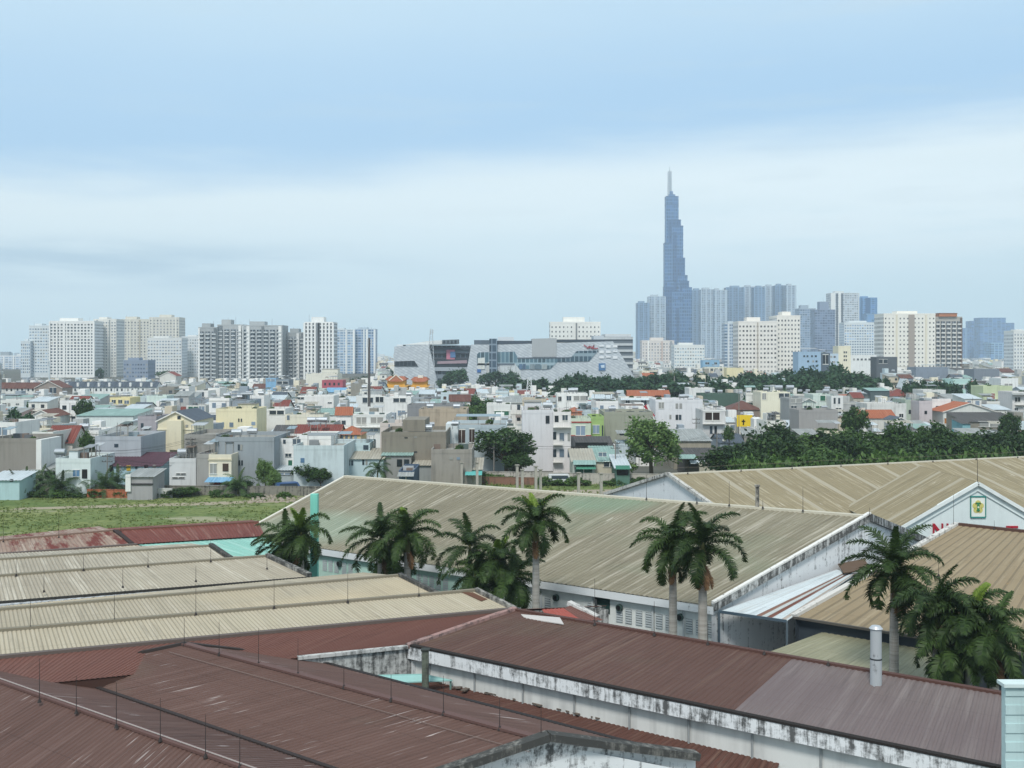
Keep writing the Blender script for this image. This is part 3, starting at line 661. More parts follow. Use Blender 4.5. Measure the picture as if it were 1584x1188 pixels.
m = MB(); bar(m, 1556, 815, 1574, 815, .2); bar(m, 1565, 815, 1565, 834, .27); m.build('letter', RED, t)
def bar2(mb, x0, z0, x1, z1, w_, y): mb.beam((x0, y, z0), (x1, y, z1), .08, w_)
c0, c1 = q2(1501, 768), q2(1524, 800); m = MB(); m.bx(c0[0], c1[0], -.06, 0, c1[1], c0[1])
em = m.build('emblem_board', paint('#eef3ee', .1), t)
m = MB()
for a_, c_ in (((c0[0], c0[1]), (c1[0], c0[1])), ((c1[0], c0[1]), (c1[0], c1[1])), ((c1[0], c1[1]), (c0[0], c1[1])), ((c0[0], c1[1]), (c0[0], c0[1]))): bar2(m, *a_, *c_, .13, -.08)
m.build('frame', flat('#3f8f86'), em)
cx, cz = (c0[0] + c1[0]) / 2, (c0[1] + c1[1]) / 2; m = MB()
for k in range(5):
    a_ = math.pi / 2 + k * 2 * math.pi / 5; m.tube((cx + .28 * math.cos(a_), -.06, cz + .36 * math.sin(a_)), (cx + .28 * math.cos(a_), -.09, cz + .36 * math.sin(a_)), .27, .27, 16)
m.tube((cx, -.06, cz), (cx, -.1, cz), .3, .3, 16); m.build('flower_badge', flat('#d8cf7a'), em)
m = MB(); m.prism([(cx - .2, cz + .42), (cx - .2, cz + .34), (cx - .09, cz + .3), (cx - .13, cz + .12), (cx - .1, cz - .2), (cx - .18, cz - .4), (cx + .18, cz - .4), (cx + .1, cz - .2), (cx + .13, cz + .12), (cx + .09, cz + .3), (cx + .2, cz + .34), (cx + .2, cz + .42)], -.13, -.1)
m.build('goblet_mark', flat('#3d8a5a'), em)
m = MB(); m.tube((cx, -.13, cz - .02), (cx, -.15, cz - .02), .09, .09, 12); m.build('dot_mark', flat('#e9f0d8'), em)
rod(t, 1512, 746, 700, ap[1], .03)
# ---- far towers ---------------------------------------------------------------
UB_DARK, UB_MID, UB_BLUE = glass('#39424c'), glass('#6d7c8a'), glass('#54759a')
HAND = []      # photo rectangles of hand-placed buildings: (x0, x1, top, bottom, Y)
FOOT = []      # their ground footprints: (x0, x1, y0, y1)
def claim(px0, px1, pt, pb, Y, dep): HAND.append((px0, px1, pt, pb, Y)); FOOT.append((X(px0, Y) - 1.5, X(px1, Y) + 1.5, Y - 2, Y + dep + 1.5))
def cells(t, pts, mat, name='window', cap=100, dep=.16):
    """openings: the first hundred as parts, the rest as one part"""
    for c, s in pts[:cap]: bit(name, t, c, (s[0], dep, s[1]), mat)
    if len(pts) > cap:
        m = MB()
        for c, s in pts[cap:]: m.bx(c[0] - s[0] / 2, c[0] + s[0] / 2, c[1] - dep / 2, c[1] + dep / 2, c[2] - s[1] / 2, c[2] + s[1] / 2)
        o = m.build(name + 's', mat, t); o['kind'] = 'stuff'
def tower(label, px0, px1, pt, Y, dep=18, style='grid', col='#eff1f1', g='#39424c', cols=8, fh=3.4, yaw=0.0, hide=592, name='apartment_tower', cat='tower', ww=.5, wh=.5, fins=None, crown=0, skip=(), c2=None, cap=100, group=None):
    cx = (X(px0, Y) + X(px1, Y)) / 2; W = X(px1, Y) - X(px0, Y); ht = Z(pt, Y); zhide = max(0, Z(hide, Y))
    t = thing(name, label, cat, (cx, Y, 0), yaw, group); claim(px0, px1, pt, hide, Y, dep)
    W /= max(.75, math.cos(yaw)); h2 = W / 2; n = int(ht / fh)
    bw = W / cols
    side = facade(col, g, fh, bw, .52, .5, c2=c2)
    if style == 'grid':
        wall = paint(col, .25)
        m = MB(); m.bx(-h2, h2, .0, dep, 0, ht); b = m.build('wall', wall, t)
        for sx in (-1, 1):
            m = MB(); m.face([(sx * (h2 + .05), .3, 0), (sx * (h2 + .05), dep - .3, 0), (sx * (h2 + .05), dep - .3, ht - 1), (sx * (h2 + .05), .3, ht - 1)][::sx]); m.build('side_glazing', side, t)
        pts = []
        for r in range(n):
            z = ht - 1.2 - (r + .5) * fh
            if z < 3: break
            for c in range(cols):
                if c in skip: continue
                pts.append(((-h2 + (c + .5) * bw, -.02, z), (bw * ww, fh * wh)))
        cells(t, pts, glass(g), cap=cap)
    elif style == 'balc':
        m = MB(); m.bx(-h2, h2, 0, dep, 0, ht); m.build('wall', paint(col, .2), t)
        m = MB()
        for c in range(cols):
            if c in skip: continue
            x0 = -h2 + c * bw; m.bx(x0 + bw * .1, x0 + bw * .9, -.05, .3, 3, ht - 2.5)
        o = m.build('glazing', facade('#8f979d', g, fh, bw * .5, .75, .7), t)
        pts = []
        for r in range(n):
            z = ht - 2.4 - (r + .5) * fh
            if z < 3: break
            for c in range(cols):
                if c in skip: continue
                pts.append(((-h2 + (c + .5) * bw, -.6, z - fh * .22), (bw * .62, fh * .34)))
        cells(t, pts, paint(c2 or '#d5d9da', .1), 'balcony', dep=1.2, cap=cap)
    else:   # glazed shaft with bright fins
        m = MB(); m.bx(-h2, h2, 0, dep, 0, ht); m.build('shaft', facade(col, g, fh, bw, .62, .8, c2=c2), t)
    for f in (fins or ()):
        fx, fw = f[0], f[1]; o = bit('fin', t, (-h2 + fx * W, -.3, ht / 2 + .2), (fw, 1.0, ht), paint(f[2] if len(f) > 2 else '#e4e8ea', .1))
    # roof: parapet, lift houses, tanks
    r_ = random.Random(int(px0 * 7 + px1))
    m = MB(); m.bx(-h2 - .1, h2 + .1, -.1, dep + .1, ht, ht + 1.1); m.build('parapet', paint(col, .15), t)
    if crown:
        m = MB(); x0 = -h2 + W * r_.uniform(.1, .3); m.bx(x0, x0 + W * r_.uniform(.3, .5), dep * .2, dep * .7, ht + 1.1, ht + 1.1 + crown); m.build('lift_house', paint(col, .2), t)
        for k in range(2):
            m = MB(); x0 = h2 * r_.uniform(-.8, .8); m.tube((x0, dep * .3, ht + 1), (x0, dep * .3, ht + 1 + crown * r_.uniform(1, 1.8)), .12, .08, 5); m.build('antenna', flat('#8d9498'), t)
    return t
W_ = '#f2f4f4'
tower('white apartment tower with square dark windows, largest of the left skyline', 77, 145, 498, 1100, 26, cols=13, fh=3.05, ww=.55, wh=.52, crown=3, fins=((.0, 1.2, W_), (.17, 1.0, W_), (.34, 1.0, W_), (1.0, 2.0, W_)))
tower('stepped pale wing attached left of the largest white tower', 45, 78, 505, 1104, 22, cols=8, fh=3.05, col='#d9e2e8', g='#7c8f9f', ww=.6, wh=.42, crown=2)
tower('lowest terraced wing at the left foot of the white tower', 32, 47, 529, 1098, 22, cols=5, fh=3.05, col='#d3dde4', g='#74889a', ww=.6, wh=.5, crown=2)
tower('cream narrower tower standing directly right of the largest white tower', 145, 180, 495, 1130, 24, cols=8, fh=3.1, col='#e6e6e2', g='#6d7780', ww=.5, wh=.45, crown=2, fins=((.15, .8, '#9fa7ab'), (.7, .8, '#9fa7ab')))
tower('beige taller tower left half of the twin beige block', 187, 231, 495, 1280, 24, cols=9, col='#d8d6cd', g='#77797c', ww=.45, wh=.5, crown=3, fins=((.33, 1.4, '#e5e3d8'), (.66, 1.4, '#b5b0a2')))
tower('beige taller tower right half of the twin beige block', 231, 277, 492, 1280, 24, cols=9, col='#dad8d0', g='#77797c', ww=.45, wh=.5, crown=3, fins=((.1, 1.6, '#e8e6dd'), (.9, 1.6, '#e8e6dd')))
tower('lower white gridded slab in front of the beige twin block', 228, 281, 524, 1090, 20, cols=12, fh=3.0, col='#dfe2e3', g='#7f8b96', ww=.55, wh=.45, crown=1.5)
tower('pale slab with small windows between gridded slab and grey balcony block', 281, 308, 522, 1120, 20, cols=7, fh=3.0, col='#d9dee1', g='#8895a0', ww=.5, wh=.4, crown=1.5)
tower('squat blue grey office cube at the foot of the beige towers', 191, 229, 559, 960, 20, cols=9, col='#8d9bb0', g='#53637a', ww=.6, wh=.4, name='office_block', cat='building', crown=2)
tower('small pale block squeezed between white and beige towers', 176, 197, 540, 1300, 20, 'shaft', '#d5dade', '#8c9aa7', cols=6)
tower('hazy white tower group at the far left edge', -6, 33, 551, 1700, 25, 'shaft', '#dfe4e8', '#8fa2b4', cols=7, fins=((.3, 2, '#f0f3f4'), (.7, 2, '#f0f3f4')))
GB = '#a9afb3'
tower('grey balcony block with white edge fin, left end of the balcony row', 307, 336, 508, 868, 22, 'balc', GB, '#3c444b', 3, 3.1, crown=3, fins=((.04, 1.3, '#eef0f0'), (.9, 2.2, '#6f777d')), c2='#c9cfd2')
tower('grey balcony block with slate stair shafts, second along the row', 336, 376, 504, 872, 22, 'balc', '#b3b8bb', '#3c444b', 4, 3.1, crown=4, fins=((.12, 3.0, '#7b848b'), (.88, 2.2, '#eef0f0')), c2='#c6ccd0')
tower('grey balcony block with roof garden rail, third along the row', 376, 437, 505, 870, 22, 'balc', '#b0b6ba', '#39424a', 6, 3.1, crown=3, fins=((.0, 1.0, '#d5dadc'), (.13, 2.4, '#f0f2f2'), (.5, 2.0, '#7d858b'), (.94, 2.4, '#f0f2f2')), c2='#cad0d3')
tower('lower set-back grey balcony block between two white finned blocks', 437, 471, 516, 885, 20, 'balc', '#a3aaae', '#3a424a', 4, 3.1, crown=3, fins=((.7, 2.0, '#e5e8e9'), (.9, 1.6, '#6f777d')), c2='#bdc4c8')
tower('white block with tall vertical dark strips at the right of the balcony row', 471, 515, 500, 862, 22, 'shaft', '#e5e8e9', '#3f474e', 8, 3.1, crown=4, fins=tuple((k / 8, 1.5, '#f1f3f3') for k in range(9)) + ((.47, 3.0, '#8a9197'),))
tower('pale blue tower with cream balconies beside the strip-windowed white block', 515, 549, 511, 1320, 24, 'shaft', '#ccd6dd', '#7d99b3', 6, 3.2, crown=2, fins=((.0, 1.2, '#e8edf0'), (.6, 1.5, '#f2f4f4'), (.95, 2.4, '#eef2f3')))
tower('blue shafted tower, rightmost of the left skyline', 549, 580, 510, 1330, 24, 'shaft', '#b5c5d3', '#5f7fa4', 6, 3.2, crown=2, fins=((.45, 2.0, '#dfe6ea'), (.6, 2.4, '#eef2f3'), (.98, 2.4, '#e8edf0')))
# centre right
tower('white hotel slab with antennas rising behind the silver mall', 851, 929, 500, 800, 20, cols=13, fh=3.3, col='#eeefec', g='#4a4f53', ww=.3, wh=.36, crown=3.5, skip=(6,), hide=530, name='hotel', cat='hotel', fins=((.52, 1.0, '#8a8f92'),))
tower('old white apartment block with rows of dark windows below the glass cluster', 1142, 1202, 499, 813, 20, cols=11, fh=3.3, col='#ece9e5', g='#4f4d4c', ww=.5, wh=.4, crown=3, hide=570, fins=((.5, .6, '#b9b2a8'),))
tower('cream right-hand wing of the old white apartment block', 1202, 1238, 490, 822, 26, cols=7, fh=3.3, col='#eeece7', g='#4f5256', ww=.42, wh=.4, crown=3, hide=570)
tower('thin glass block with white ladder strips left of the old white apartments', 1121, 1142, 501, 1220, 18, 'shaft', '#c4ced6', '#5d7690', 4, 3.4, crown=2, fins=((.3, 1.2, '#e6eaec'), (.75, 1.2, '#e6eaec')))
tower('pinkish mid-rise with stair core in front of the glass cluster', 993, 1043, 528, 1180, 18, cols=11, fh=3.2, col='#dcd7d4', g='#8b8f96', ww=.45, wh=.45, crown=3, hide=560, fins=((.2, 1.5, '#efefee'), (.62, 1.5, '#c9b7b0'), (.9, 2.4, '#9aa0a6')))
tower('low white terraced mid-rise right of the pinkish one', 1043, 1090, 535, 1060, 20, cols=12, fh=3.2, col='#e3e7e7', g='#8fa0a8', ww=.6, wh=.4, crown=2, hide=565)
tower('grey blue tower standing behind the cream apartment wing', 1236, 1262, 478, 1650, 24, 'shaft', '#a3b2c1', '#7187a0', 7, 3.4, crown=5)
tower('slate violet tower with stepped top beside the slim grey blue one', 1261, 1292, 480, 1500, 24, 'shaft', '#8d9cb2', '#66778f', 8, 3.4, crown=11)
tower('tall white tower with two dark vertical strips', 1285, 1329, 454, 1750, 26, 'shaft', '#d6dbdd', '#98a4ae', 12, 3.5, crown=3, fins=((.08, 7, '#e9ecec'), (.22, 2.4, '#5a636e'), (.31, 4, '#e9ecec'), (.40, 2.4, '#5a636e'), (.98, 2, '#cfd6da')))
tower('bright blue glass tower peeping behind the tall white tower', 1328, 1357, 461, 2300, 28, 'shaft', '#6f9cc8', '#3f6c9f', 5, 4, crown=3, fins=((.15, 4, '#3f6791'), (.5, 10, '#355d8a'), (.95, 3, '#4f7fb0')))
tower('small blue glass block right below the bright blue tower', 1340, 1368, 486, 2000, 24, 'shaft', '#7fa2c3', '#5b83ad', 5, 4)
tower('white blue gridded slab below the tall white tower', 1306, 1367, 500, 1350, 22, cols=16, fh=3.3, col='#dde5ea', g='#7793ae', ww=.55, wh=.5, crown=2, hide=560)
tower('cream white apartment block with dotted windows and yellow corner strips', 1367, 1447, 487, 850, 22, cols=14, fh=3.35, col='#f0efe9', g='#4d4f52', ww=.34, wh=.34, crown=2, skip=(3, 7, 11), hide=560, fins=((.25, 1.2, '#e4dfce'), (.535, 4.5, '#a89f98'), (.82, 1.2, '#e4dfce')))
tower('grey balconied block with an orange brick top', 1446, 1488, 492, 855, 22, 'balc', '#b5b3ae', '#555a60', 5, 3.35, crown=0, hide=560, fins=((.02, .8, '#8d8a86'), (.97, 1.4, '#6d5f58')), c2='#dedfdd')
t_ = tower('small white block cut by the right edge below the blue hills of glass', 1568, 1600, 513, 1000, 20, cols=7, fh=3.3, col='#e3e6e6', g='#78828b', ww=.4, wh=.5, crown=1, hide=550)
m = MB(); x0, x1 = X(1452, 854), X(1480, 854); m.bx(x0, x1, 853.4, 866, Z(492, 854) + 1.2, Z(485, 854))
t = thing('roof_pavilion', 'orange brick penthouse topping the grey balconied block', 'penthouse', (0, 0, 0)); m.build('wall', paint('#b97a58', .2), t)
m = MB(); m.bx(x0 - .3, x1 + .3, 853, 866.4, Z(485, 854), Z(485, 854) + .4); m.build('roof', paint('#9a6a52'), t)
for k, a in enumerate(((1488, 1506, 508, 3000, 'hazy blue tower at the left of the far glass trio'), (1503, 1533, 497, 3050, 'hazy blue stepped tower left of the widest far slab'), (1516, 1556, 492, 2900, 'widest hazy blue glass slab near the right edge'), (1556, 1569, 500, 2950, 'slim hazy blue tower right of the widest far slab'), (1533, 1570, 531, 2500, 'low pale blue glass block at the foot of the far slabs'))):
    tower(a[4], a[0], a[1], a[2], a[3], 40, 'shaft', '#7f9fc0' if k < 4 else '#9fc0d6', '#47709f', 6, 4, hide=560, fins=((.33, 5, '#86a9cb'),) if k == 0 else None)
# glass residential cluster round the spire tower
GC = ((986, 1005, 469, 2480), (1004, 1029, 459, 2520), (1070, 1086, 449, 2560), (1085, 1106, 448, 2500), (1105, 1125, 449, 2480), (1124, 1151, 445, 2560), (1150, 1168, 444, 2600), (1167, 1183, 445, 2500), (1182, 1201, 443, 2620), (1200, 1217, 442, 2540), (1216, 1232, 442, 2500))
GL = ('leftmost dark blue tower of the glass cluster', 'blue tower touching the left side of the spire tower', 'shaded blue tower touching the right side of the spire tower', 'pale ribbed tower left half of the front pair right of the spire', 'pale ribbed tower right half of the front pair right of the spire', 'broad blue ribbed tower in the middle of the glass cluster', 'slim pale tower right of the broad blue ribbed one', 'slim dark tower in the right half of the glass cluster', 'blue grey ribbed tower third from the right of the cluster', 'deep blue tower second from the right of the cluster', 'pale edged tower at the right end of the glass cluster')
for k, (a, l) in enumerate(zip(GC, GL)):
    dk = k in (0, 2, 5, 7, 9)  # these towers get the darker blue facade colour
    tower(l, a[0], a[1], a[2], a[3], 34, 'shaft', '#879fb8' if dk else '#b5c1cc', '#46617f' if dk else '#72879b', 6, 4.0, hide=560, crown=4, fins=tuple((f, 2.2 if f in (0, 1) else 3.2, '#b9cad9' if not dk else '#7f9dbd') for f in ((.0, .36, .68, 1.0) if k % 2 else (.12, .5, .9))), group='glass residential towers of the cluster')
# the spire tower: bundled square tubes of different heights
YS = 2568.0; t = thing('skyscraper', 'tallest blue stepped skyscraper tapering to a pale lattice spire', 'skyscraper', (X(1048, YS), YS, 0)); claim(1027, 1072, 258, 560, YS, 70)
SG = facade('#587fa8', '#2c5689', 8.0, 4.2, .7, .7, c2='#7599bd'); SG2 = facade('#446994', '#224776', 8.0, 4.2, .7, .7)
tubes = ((1032, 1051.5, 303, 18, 0), (1036, 1054.5, 340, 12, 1), (1040, 1057.5, 350, 6, 0), (1029, 1049, 376, 8, 0), (1041.5, 1047, 360, 2, 1), (1044, 1060, 400, 3, 1), (1048, 1063.5, 427, 0, 0), (1030.5, 1042, 436, -2, 0), (1027, 1040, 445, -6, 1), (1052, 1065.5, 436, -4, 1), (1055, 1069.5, 446, -8, 0), (1039, 1056, 452, -9, 0), (1045, 1050, 478, -10.5, 1), (1058, 1072, 478, -3, 1))
for a in tubes:
    m = MB(); x0, x1 = X(a[0], YS) - t.location.x, X(a[1], YS) - t.location.x; z = Z(a[2], YS)
    m.bx(x0, x1, a[3], a[3] + 24, 0, z); m.build('glass_tube', SG2 if a[4] else SG, t)
    m = MB(); m.bx(x0 - .3, x1 + .3, a[3] - .3, a[3] + 24.3, z, z + 2.2); m.bx(x0 - .15, x1 + .15, a[3] - .15, a[3] + 24.15, z - 19, z - 16.5); m.build('service_band', flat('#3a5f8c', .5), t)
for zb in (316, 377, 512):
    pass
m = MB(); x0, x1 = X(1037, YS) - t.location.x, X(1047, YS) - t.location.x; m.bx(x0, x1, 26, 38, Z(304, YS), Z(298, YS)); m.bx(x0 + 3, x1 - 5, 28, 38, Z(298, YS), Z(293, YS)); m.build('crown', SG, t)
m = MB(); cx = X(1039, YS) - t.location.x; z0, z1 = Z(300, YS), Z(262, YS); hw = 4.1
for sx in (-1, 1):
    for sy in (-1, 1): m.beam((cx + sx * hw, 33 + sy * hw, z0), (cx + sx * hw * .8, 33 + sy * hw * .8, z1), 1.7, 1.7)
for k in range(12):
    z = z0 + (z1 - z0) * k / 11
    for sy in (-1, 1): m.beam((cx - hw, 33 + sy * hw, z), (cx + hw, 33 + sy * hw, z), 1.0, 1.3)
m.bx(cx - 2.2, cx + 2.2, 31, 35, z0, z1); m.build('spire', flat('#d3d9dc', .5), t)
m = MB(); m.tube((cx, 33, z1), (cx, 33, Z(254, YS)), 1.2, .5, 6); m.build('needle', flat('#c4ccd2', .5), t)
# ---- shopping mall -------------------------------------------------------------
YM = 700.0; xm = X(800, YM)
t = thing('shopping_mall', 'huge silver mall with slanted facades and dark glass bands', 'mall', (xm, YM, 0)); claim(608, 980, 524, 602, YM, 75)
def mq(px, py): return (X(px, YM) - xm, Z(py, YM))
tm = NT('scale_panels'); p = tm.obj(); sp_ = tm.n('SeparateXYZ', {0: p})
u = tm.math('MULTIPLY', tm.math('ADD', sp_.outputs[0], tm.math('MULTIPLY', sp_.outputs[2], -1.4)), .55); v_ = tm.math('MULTIPLY', tm.math('ADD', sp_.outputs[2], tm.math('MULTIPLY', sp_.outputs[0], .55)), .55)
chk = tm.n('TexWhiteNoise', {0: tm.n('CombineXYZ', {0: tm.math('FLOOR', u), 1: tm.math('FLOOR', v_)}).outputs[0]}, noise_dimensions='3D').outputs[0]
edge = tm.math('LESS_THAN', tm.math('FRACT', v_), .3)
cc = tm.mix(chk, hx('#b9bfc4', .95), hx('#cdd2d5', .95)); cc = tm.mix(tm.math('MULTIPLY', edge, .45), cc, hx('#9aa1a7', .95)); PANEL = tm.fin(cc, .45, .15)
def mp(name, pts, y0, y1, mat, par=None): m = MB(); m.prism([mq(*a) for a in pts][::-1], y0, y1); return m.build(name, mat, par or t)
mp('facade_wing', ((610, 536), (663, 533), (680, 606), (610, 606)), 0, 60, PANEL)
mp('ribbon_window', ((610, 559), (641, 558), (647, 567), (610, 567)), -.35, .2, facade('#4d565d', '#222a30', 8, 2.5, .8, .8))
gb = mp('glass_bridge', ((660, 534), (732, 534), (726, 606), (664, 606)), 6, 50, facade('#7f8a93', '#39424c', 5.2, 3.0, .5, .8))
for i, (ya, yb, c) in enumerate(((537, 541, '#3d4650'), (546, 548, '#2f3740'), (553, 556, '#4a5058'), (563, 567, '#303840'), (568, 574, '#aab3ba'))): mp('gallery_band', ((664, ya), (728, ya), (728, yb), (664, yb)), 4.5, 6.5, flat(c))
o = mp('poster', ((690, 541), (703, 541), (703, 556), (690, 556)), 4.0, 4.4, flat('#c97f92')); o['label'] = 'pink and blue poster'
mp('poster', ((696, 544), (704, 544), (704, 553), (696, 553)), 3.6, 3.9, flat('#5f82ad'))
mp('poster', ((676, 559), (722, 557), (722, 562), (676, 563)), 4.0, 4.4, flat('#a8929a'))
mp('facade_wing', ((729, 533), (776, 533), (776, 606), (716, 606)), 0, 60, PANEL)
mp('facade_wing', ((776, 533), (948, 528), (982, 584), (968, 606), (776, 606)), 0, 58, PANEL)
mp('blank_panel', ((823, 524), (861, 523), (861, 552), (823, 552)), -.8, 30, paint('#aeb3b8', .1))
mp('ribbon_window', ((738, 548), (741, 545), (796, 544), (801, 553), (862, 553), (862, 560), (851, 571), (800, 571), (797, 562), (738, 562)), -.35, .2, facade('#9fb6bf', '#54707c', 9, 2.6, .8, .8))
mp('ribbon_window', ((884, 552), (892, 543), (926, 542), (911, 559), (862, 560), (862, 553)), -.4, .2, facade('#8fa3ad', '#39505e', 8, 2.8, .75, .8))
mp('band_sill', ((738, 562), (796, 562), (796, 565), (738, 565)), -.6, .2, flat('#66707a')); mp('band_sill', ((800, 553), (884, 552.5), (884, 554), (800, 555)), -.6, .2, flat('#66707a'))
mp('mural', ((739, 554), (750, 553), (750, 571), (739, 571)), -.6, 0, paint('#dfe4e2', .6)); mp('mural', ((753, 562), (756, 560), (763, 567), (756, 590), (752, 572)), -.6, 0, paint('#cdd3d4', .7))
mp('mural', ((738, 571), (744, 571), (744, 576), (738, 576)), -.6, 0, flat('#3f6fae')); mp('mural', ((773, 562), (796, 562), (806, 574), (806, 590), (773, 590)), -.5, 0, mould('#d3d9da', .5))
for i, x in enumerate((803, 809, 820, 828, 838)): mp('poster', ((x, 563), (x + (5, 4, 7, 8, 8)[i], 563), (x + (5, 4, 7, 8, 8)[i], 571), (x, 571)), -.7, -.2, paint(('#5c7a9a', '#4d6480', '#8a9aa3', '#6a7f8c', '#a3b0b5')[i], .8))
mp('lift_shaft', ((757, 524), (769, 524), (769, 578), (757, 578)), -2.2, 8, facade('#8595a3', '#3e5060', 5, 3, .8, .8))
for i, (x0, x1, ya, yb, c, d0, d1) in enumerate(((733, 757, 526, 533, '#5c6873', 3, 30), (768, 823, 527, 533, '#3f4a55', 3, 40), (770, 795, 521, 527, '#dfe5e8', 8, 30), (861, 936, 525, 529, '#3b4650', 3, 40), (920, 936, 519, 526, '#cfd6da', 10, 30), (613, 623, 533, 535, '#e3e8ea', 3, 20))): mp('roof_plant', ((x0, ya), (x1, ya), (x1, yb), (x0, yb)), d0, d1, flat(c))
mp('canopy_roof', ((622, 533.5), (662, 527.5), (700, 525), (706, 532), (664, 533)), 2, 30, paint('#e2e7e9', .2))
mp('pergola', ((684, 526), (710, 525), (710, 532), (684, 532)), -1, 2, facade('#6c767c', '#2e363c', 3, 2.4, .7, .5))
for r in range(3):
    for c in range(3): mp('shop_sign', ((927 + c * 10.5, 534 + r * 8.5), (934 + c * 10.5, 534 + r * 8.5), (934 + c * 10.5, 534 + r * 8.5 + (2.2, 4, 3.5)[(r + c) % 3]), (927 + c * 10.5, 534 + r * 8.5 + (2.2, 4, 3.5)[(r + c) % 3])), -.6, .1, flat('#eef1f2'))
m = MB(); pts = [mq(*a) for a in ((903, 533.5), (905, 535), (908, 537), (908, 539), (912, 535), (911, 539.5), (914, 535.5), (915, 539.5), (919, 533.5), (917, 539.5), (925, 538.5))]
for a, c in zip(pts, pts[1:]): m.beam((a[0], -.5, a[1]), (c[0], -.5, c[1]), .3, .55)
m.build('script_sign', flat('#b04650', .5), t)
mp('poster', ((926, 562), (936.5, 562), (936.5, 573), (926, 573)), -.6, .1, flat('#4d7aa8')); mp('poster', ((929, 565), (935, 564), (935, 569), (930, 569)), -.8, -.5, flat('#cfe0ee'))
t2 = thing('car_park', 'dark banded multistorey car park behind the right end of the mall', 'car park', (X(958, 760), 760, 0)); x0, x1 = X(930, 760) - t2.location.x, X(979, 760) - t2.location.x; zt = Z(521, 760); m = MB(); m.bx(x0, x1, 0, 40, 0, zt); m.build('wall', flat('#6d757c'), t2)
for k in range(7): bit('deck_parapet', t2, ((x0 + x1) / 2, -.4, zt - 1 - k * 4.3), (x1 - x0, 1.0, 1.6), paint('#c3c9cd', .3))
m = MB(); m.bx(x0 + 3, x1 - 1, 3, 36, zt, zt + 2); m.build('roof_deck', paint('#d5dade', .2), t2)
# steel masts
def lattice(label, px, pt, pb, Y, w0, w1, col, name='lattice_mast', zb=0.0, top=True, plain=False):
    z1, t = Z(pt, Y), thing(name, label, 'mast', (X(px, Y), Y, zb)); z1 -= zb; m = MB(); n = max(5, int(z1 / (w0 * 1.5)))
    if plain: m.tube((0, 0, 0), (0, 0, z1), w0, w1, 8)
    else:
        for k in range(n):
            a, b = k / n, (k + 1) / n; wa, wb = w0 + (w1 - w0) * a, w0 + (w1 - w0) * b
            q = [(-1, -1), (1, -1), (1, 1), (-1, 1)]
            for i in range(4):
                s, e = q[i], q[(i + 1) % 4]
                m.beam((s[0] * wa, s[1] * wa, a * z1), (s[0] * wb, s[1] * wb, b * z1), .16, .16); m.beam((s[0] * wa, s[1] * wa, a * z1), (e[0] * wb, e[1] * wb, b * z1), .1, .1); m.beam((s[0] * wb, s[1] * wb, b * z1), (e[0] * wb, e[1] * wb, b * z1), .1, .1)
    m.build('frame', flat(col, .6), t)
    if top:
        for k in range(3):
            m = MB(); a = k * 2.1; m.bx(-.16, .16, -.1, .1, -1.1, 1.1); o = m.build('antenna_panel', flat('#c9ced0'), t); o.location = ((w1 + .5) * math.cos(a), (w1 + .5) * math.sin(a), z1 - 1.4 - .6 * (k % 2))
    return t
lattice('tall dark lattice phone mast on the flat roof among the houses', 571, 523, 642, 300, .24, .12, '#6a6664', zb=9)
lattice('whitish lattice tower tapering up in front of the silver mall', 667, 509, 606, 600, 2.6, .5, '#c5cbce')
lattice('small white derrick frame on a rooftop before the dark trees', 819, 584, 620, 330, 1.2, .45, '#e5e8e8', zb=8, top=False)
lattice('slim pale steel monopole in front of the white terraces at left', 76, 558, 620, 600, .5, .3, '#cfdcdf', 'monopole', plain=True)
# ---- the houses of the district --------------------------------------------------
TILE_O = metal_roof('#ad6849', '#9c5c42', '#c98e6c', seed=51.0, pitch=.45, trough=.45, streaks=.4); TILE_R = metal_roof('#84483f', '#763f37', '#a5685c', seed=52.0, pitch=.45, trough=.4, streaks=.4)
TILE_B = metal_roof('#6e4a40', '#5f3f37', '#8a6a5d', seed=53.0, pitch=.45, trough=.4, streaks=.4); SLATE = metal_roof('#56606b', '#4c555f', '#737c86', seed=54.0, pitch=.45, trough=.4, streaks=.4)
MET_G = metal_roof('#a3a6a3', '#8f9390', '#c2c5c2', seed=55.0, pitch=.5, trough=.3, rust=.1); MET_W = metal_roof('#c9d3d6', '#b8c2c6', '#e0e6e8', seed=56.0, pitch=.5, trough=.25, rust=.04); MET_B = metal_roof('#b5b0a2', '#a29c8c', '#cdc8ba', seed=57.0, pitch=.5, trough=.3, rust=.12)
MET_T = metal_roof('#93b0a8', '#87a39b', '#b8d2ca', seed=58.0, pitch=.5, trough=.3, rust=.03); MET_D = metal_roof('#55524f', '#494644', '#767270', seed=59.0, pitch=.5, trough=.3, rust=.2); MET_P = metal_roof('#5b3b46', '#4f333d', '#75525e', seed=60.0, pitch=.5, trough=.3); MET_BL = metal_roof('#7fb0d0', '#6f9fc0', '#a5cbe2', seed=61.0, pitch=.5, trough=.25)
RM = {'o': TILE_O, 'r': TILE_R, 'b': TILE_B, 's': SLATE, 'g': MET_G, 'w': MET_W, 'e': MET_B, 't': MET_T, 'd': MET_D, 'p': MET_P, 'l': MET_BL}
CONC = paint('#9b9a95', .6); STEEL = flat('#c9ced2', .3, .6); REDW = flat('#9c4a42')
_tank = None
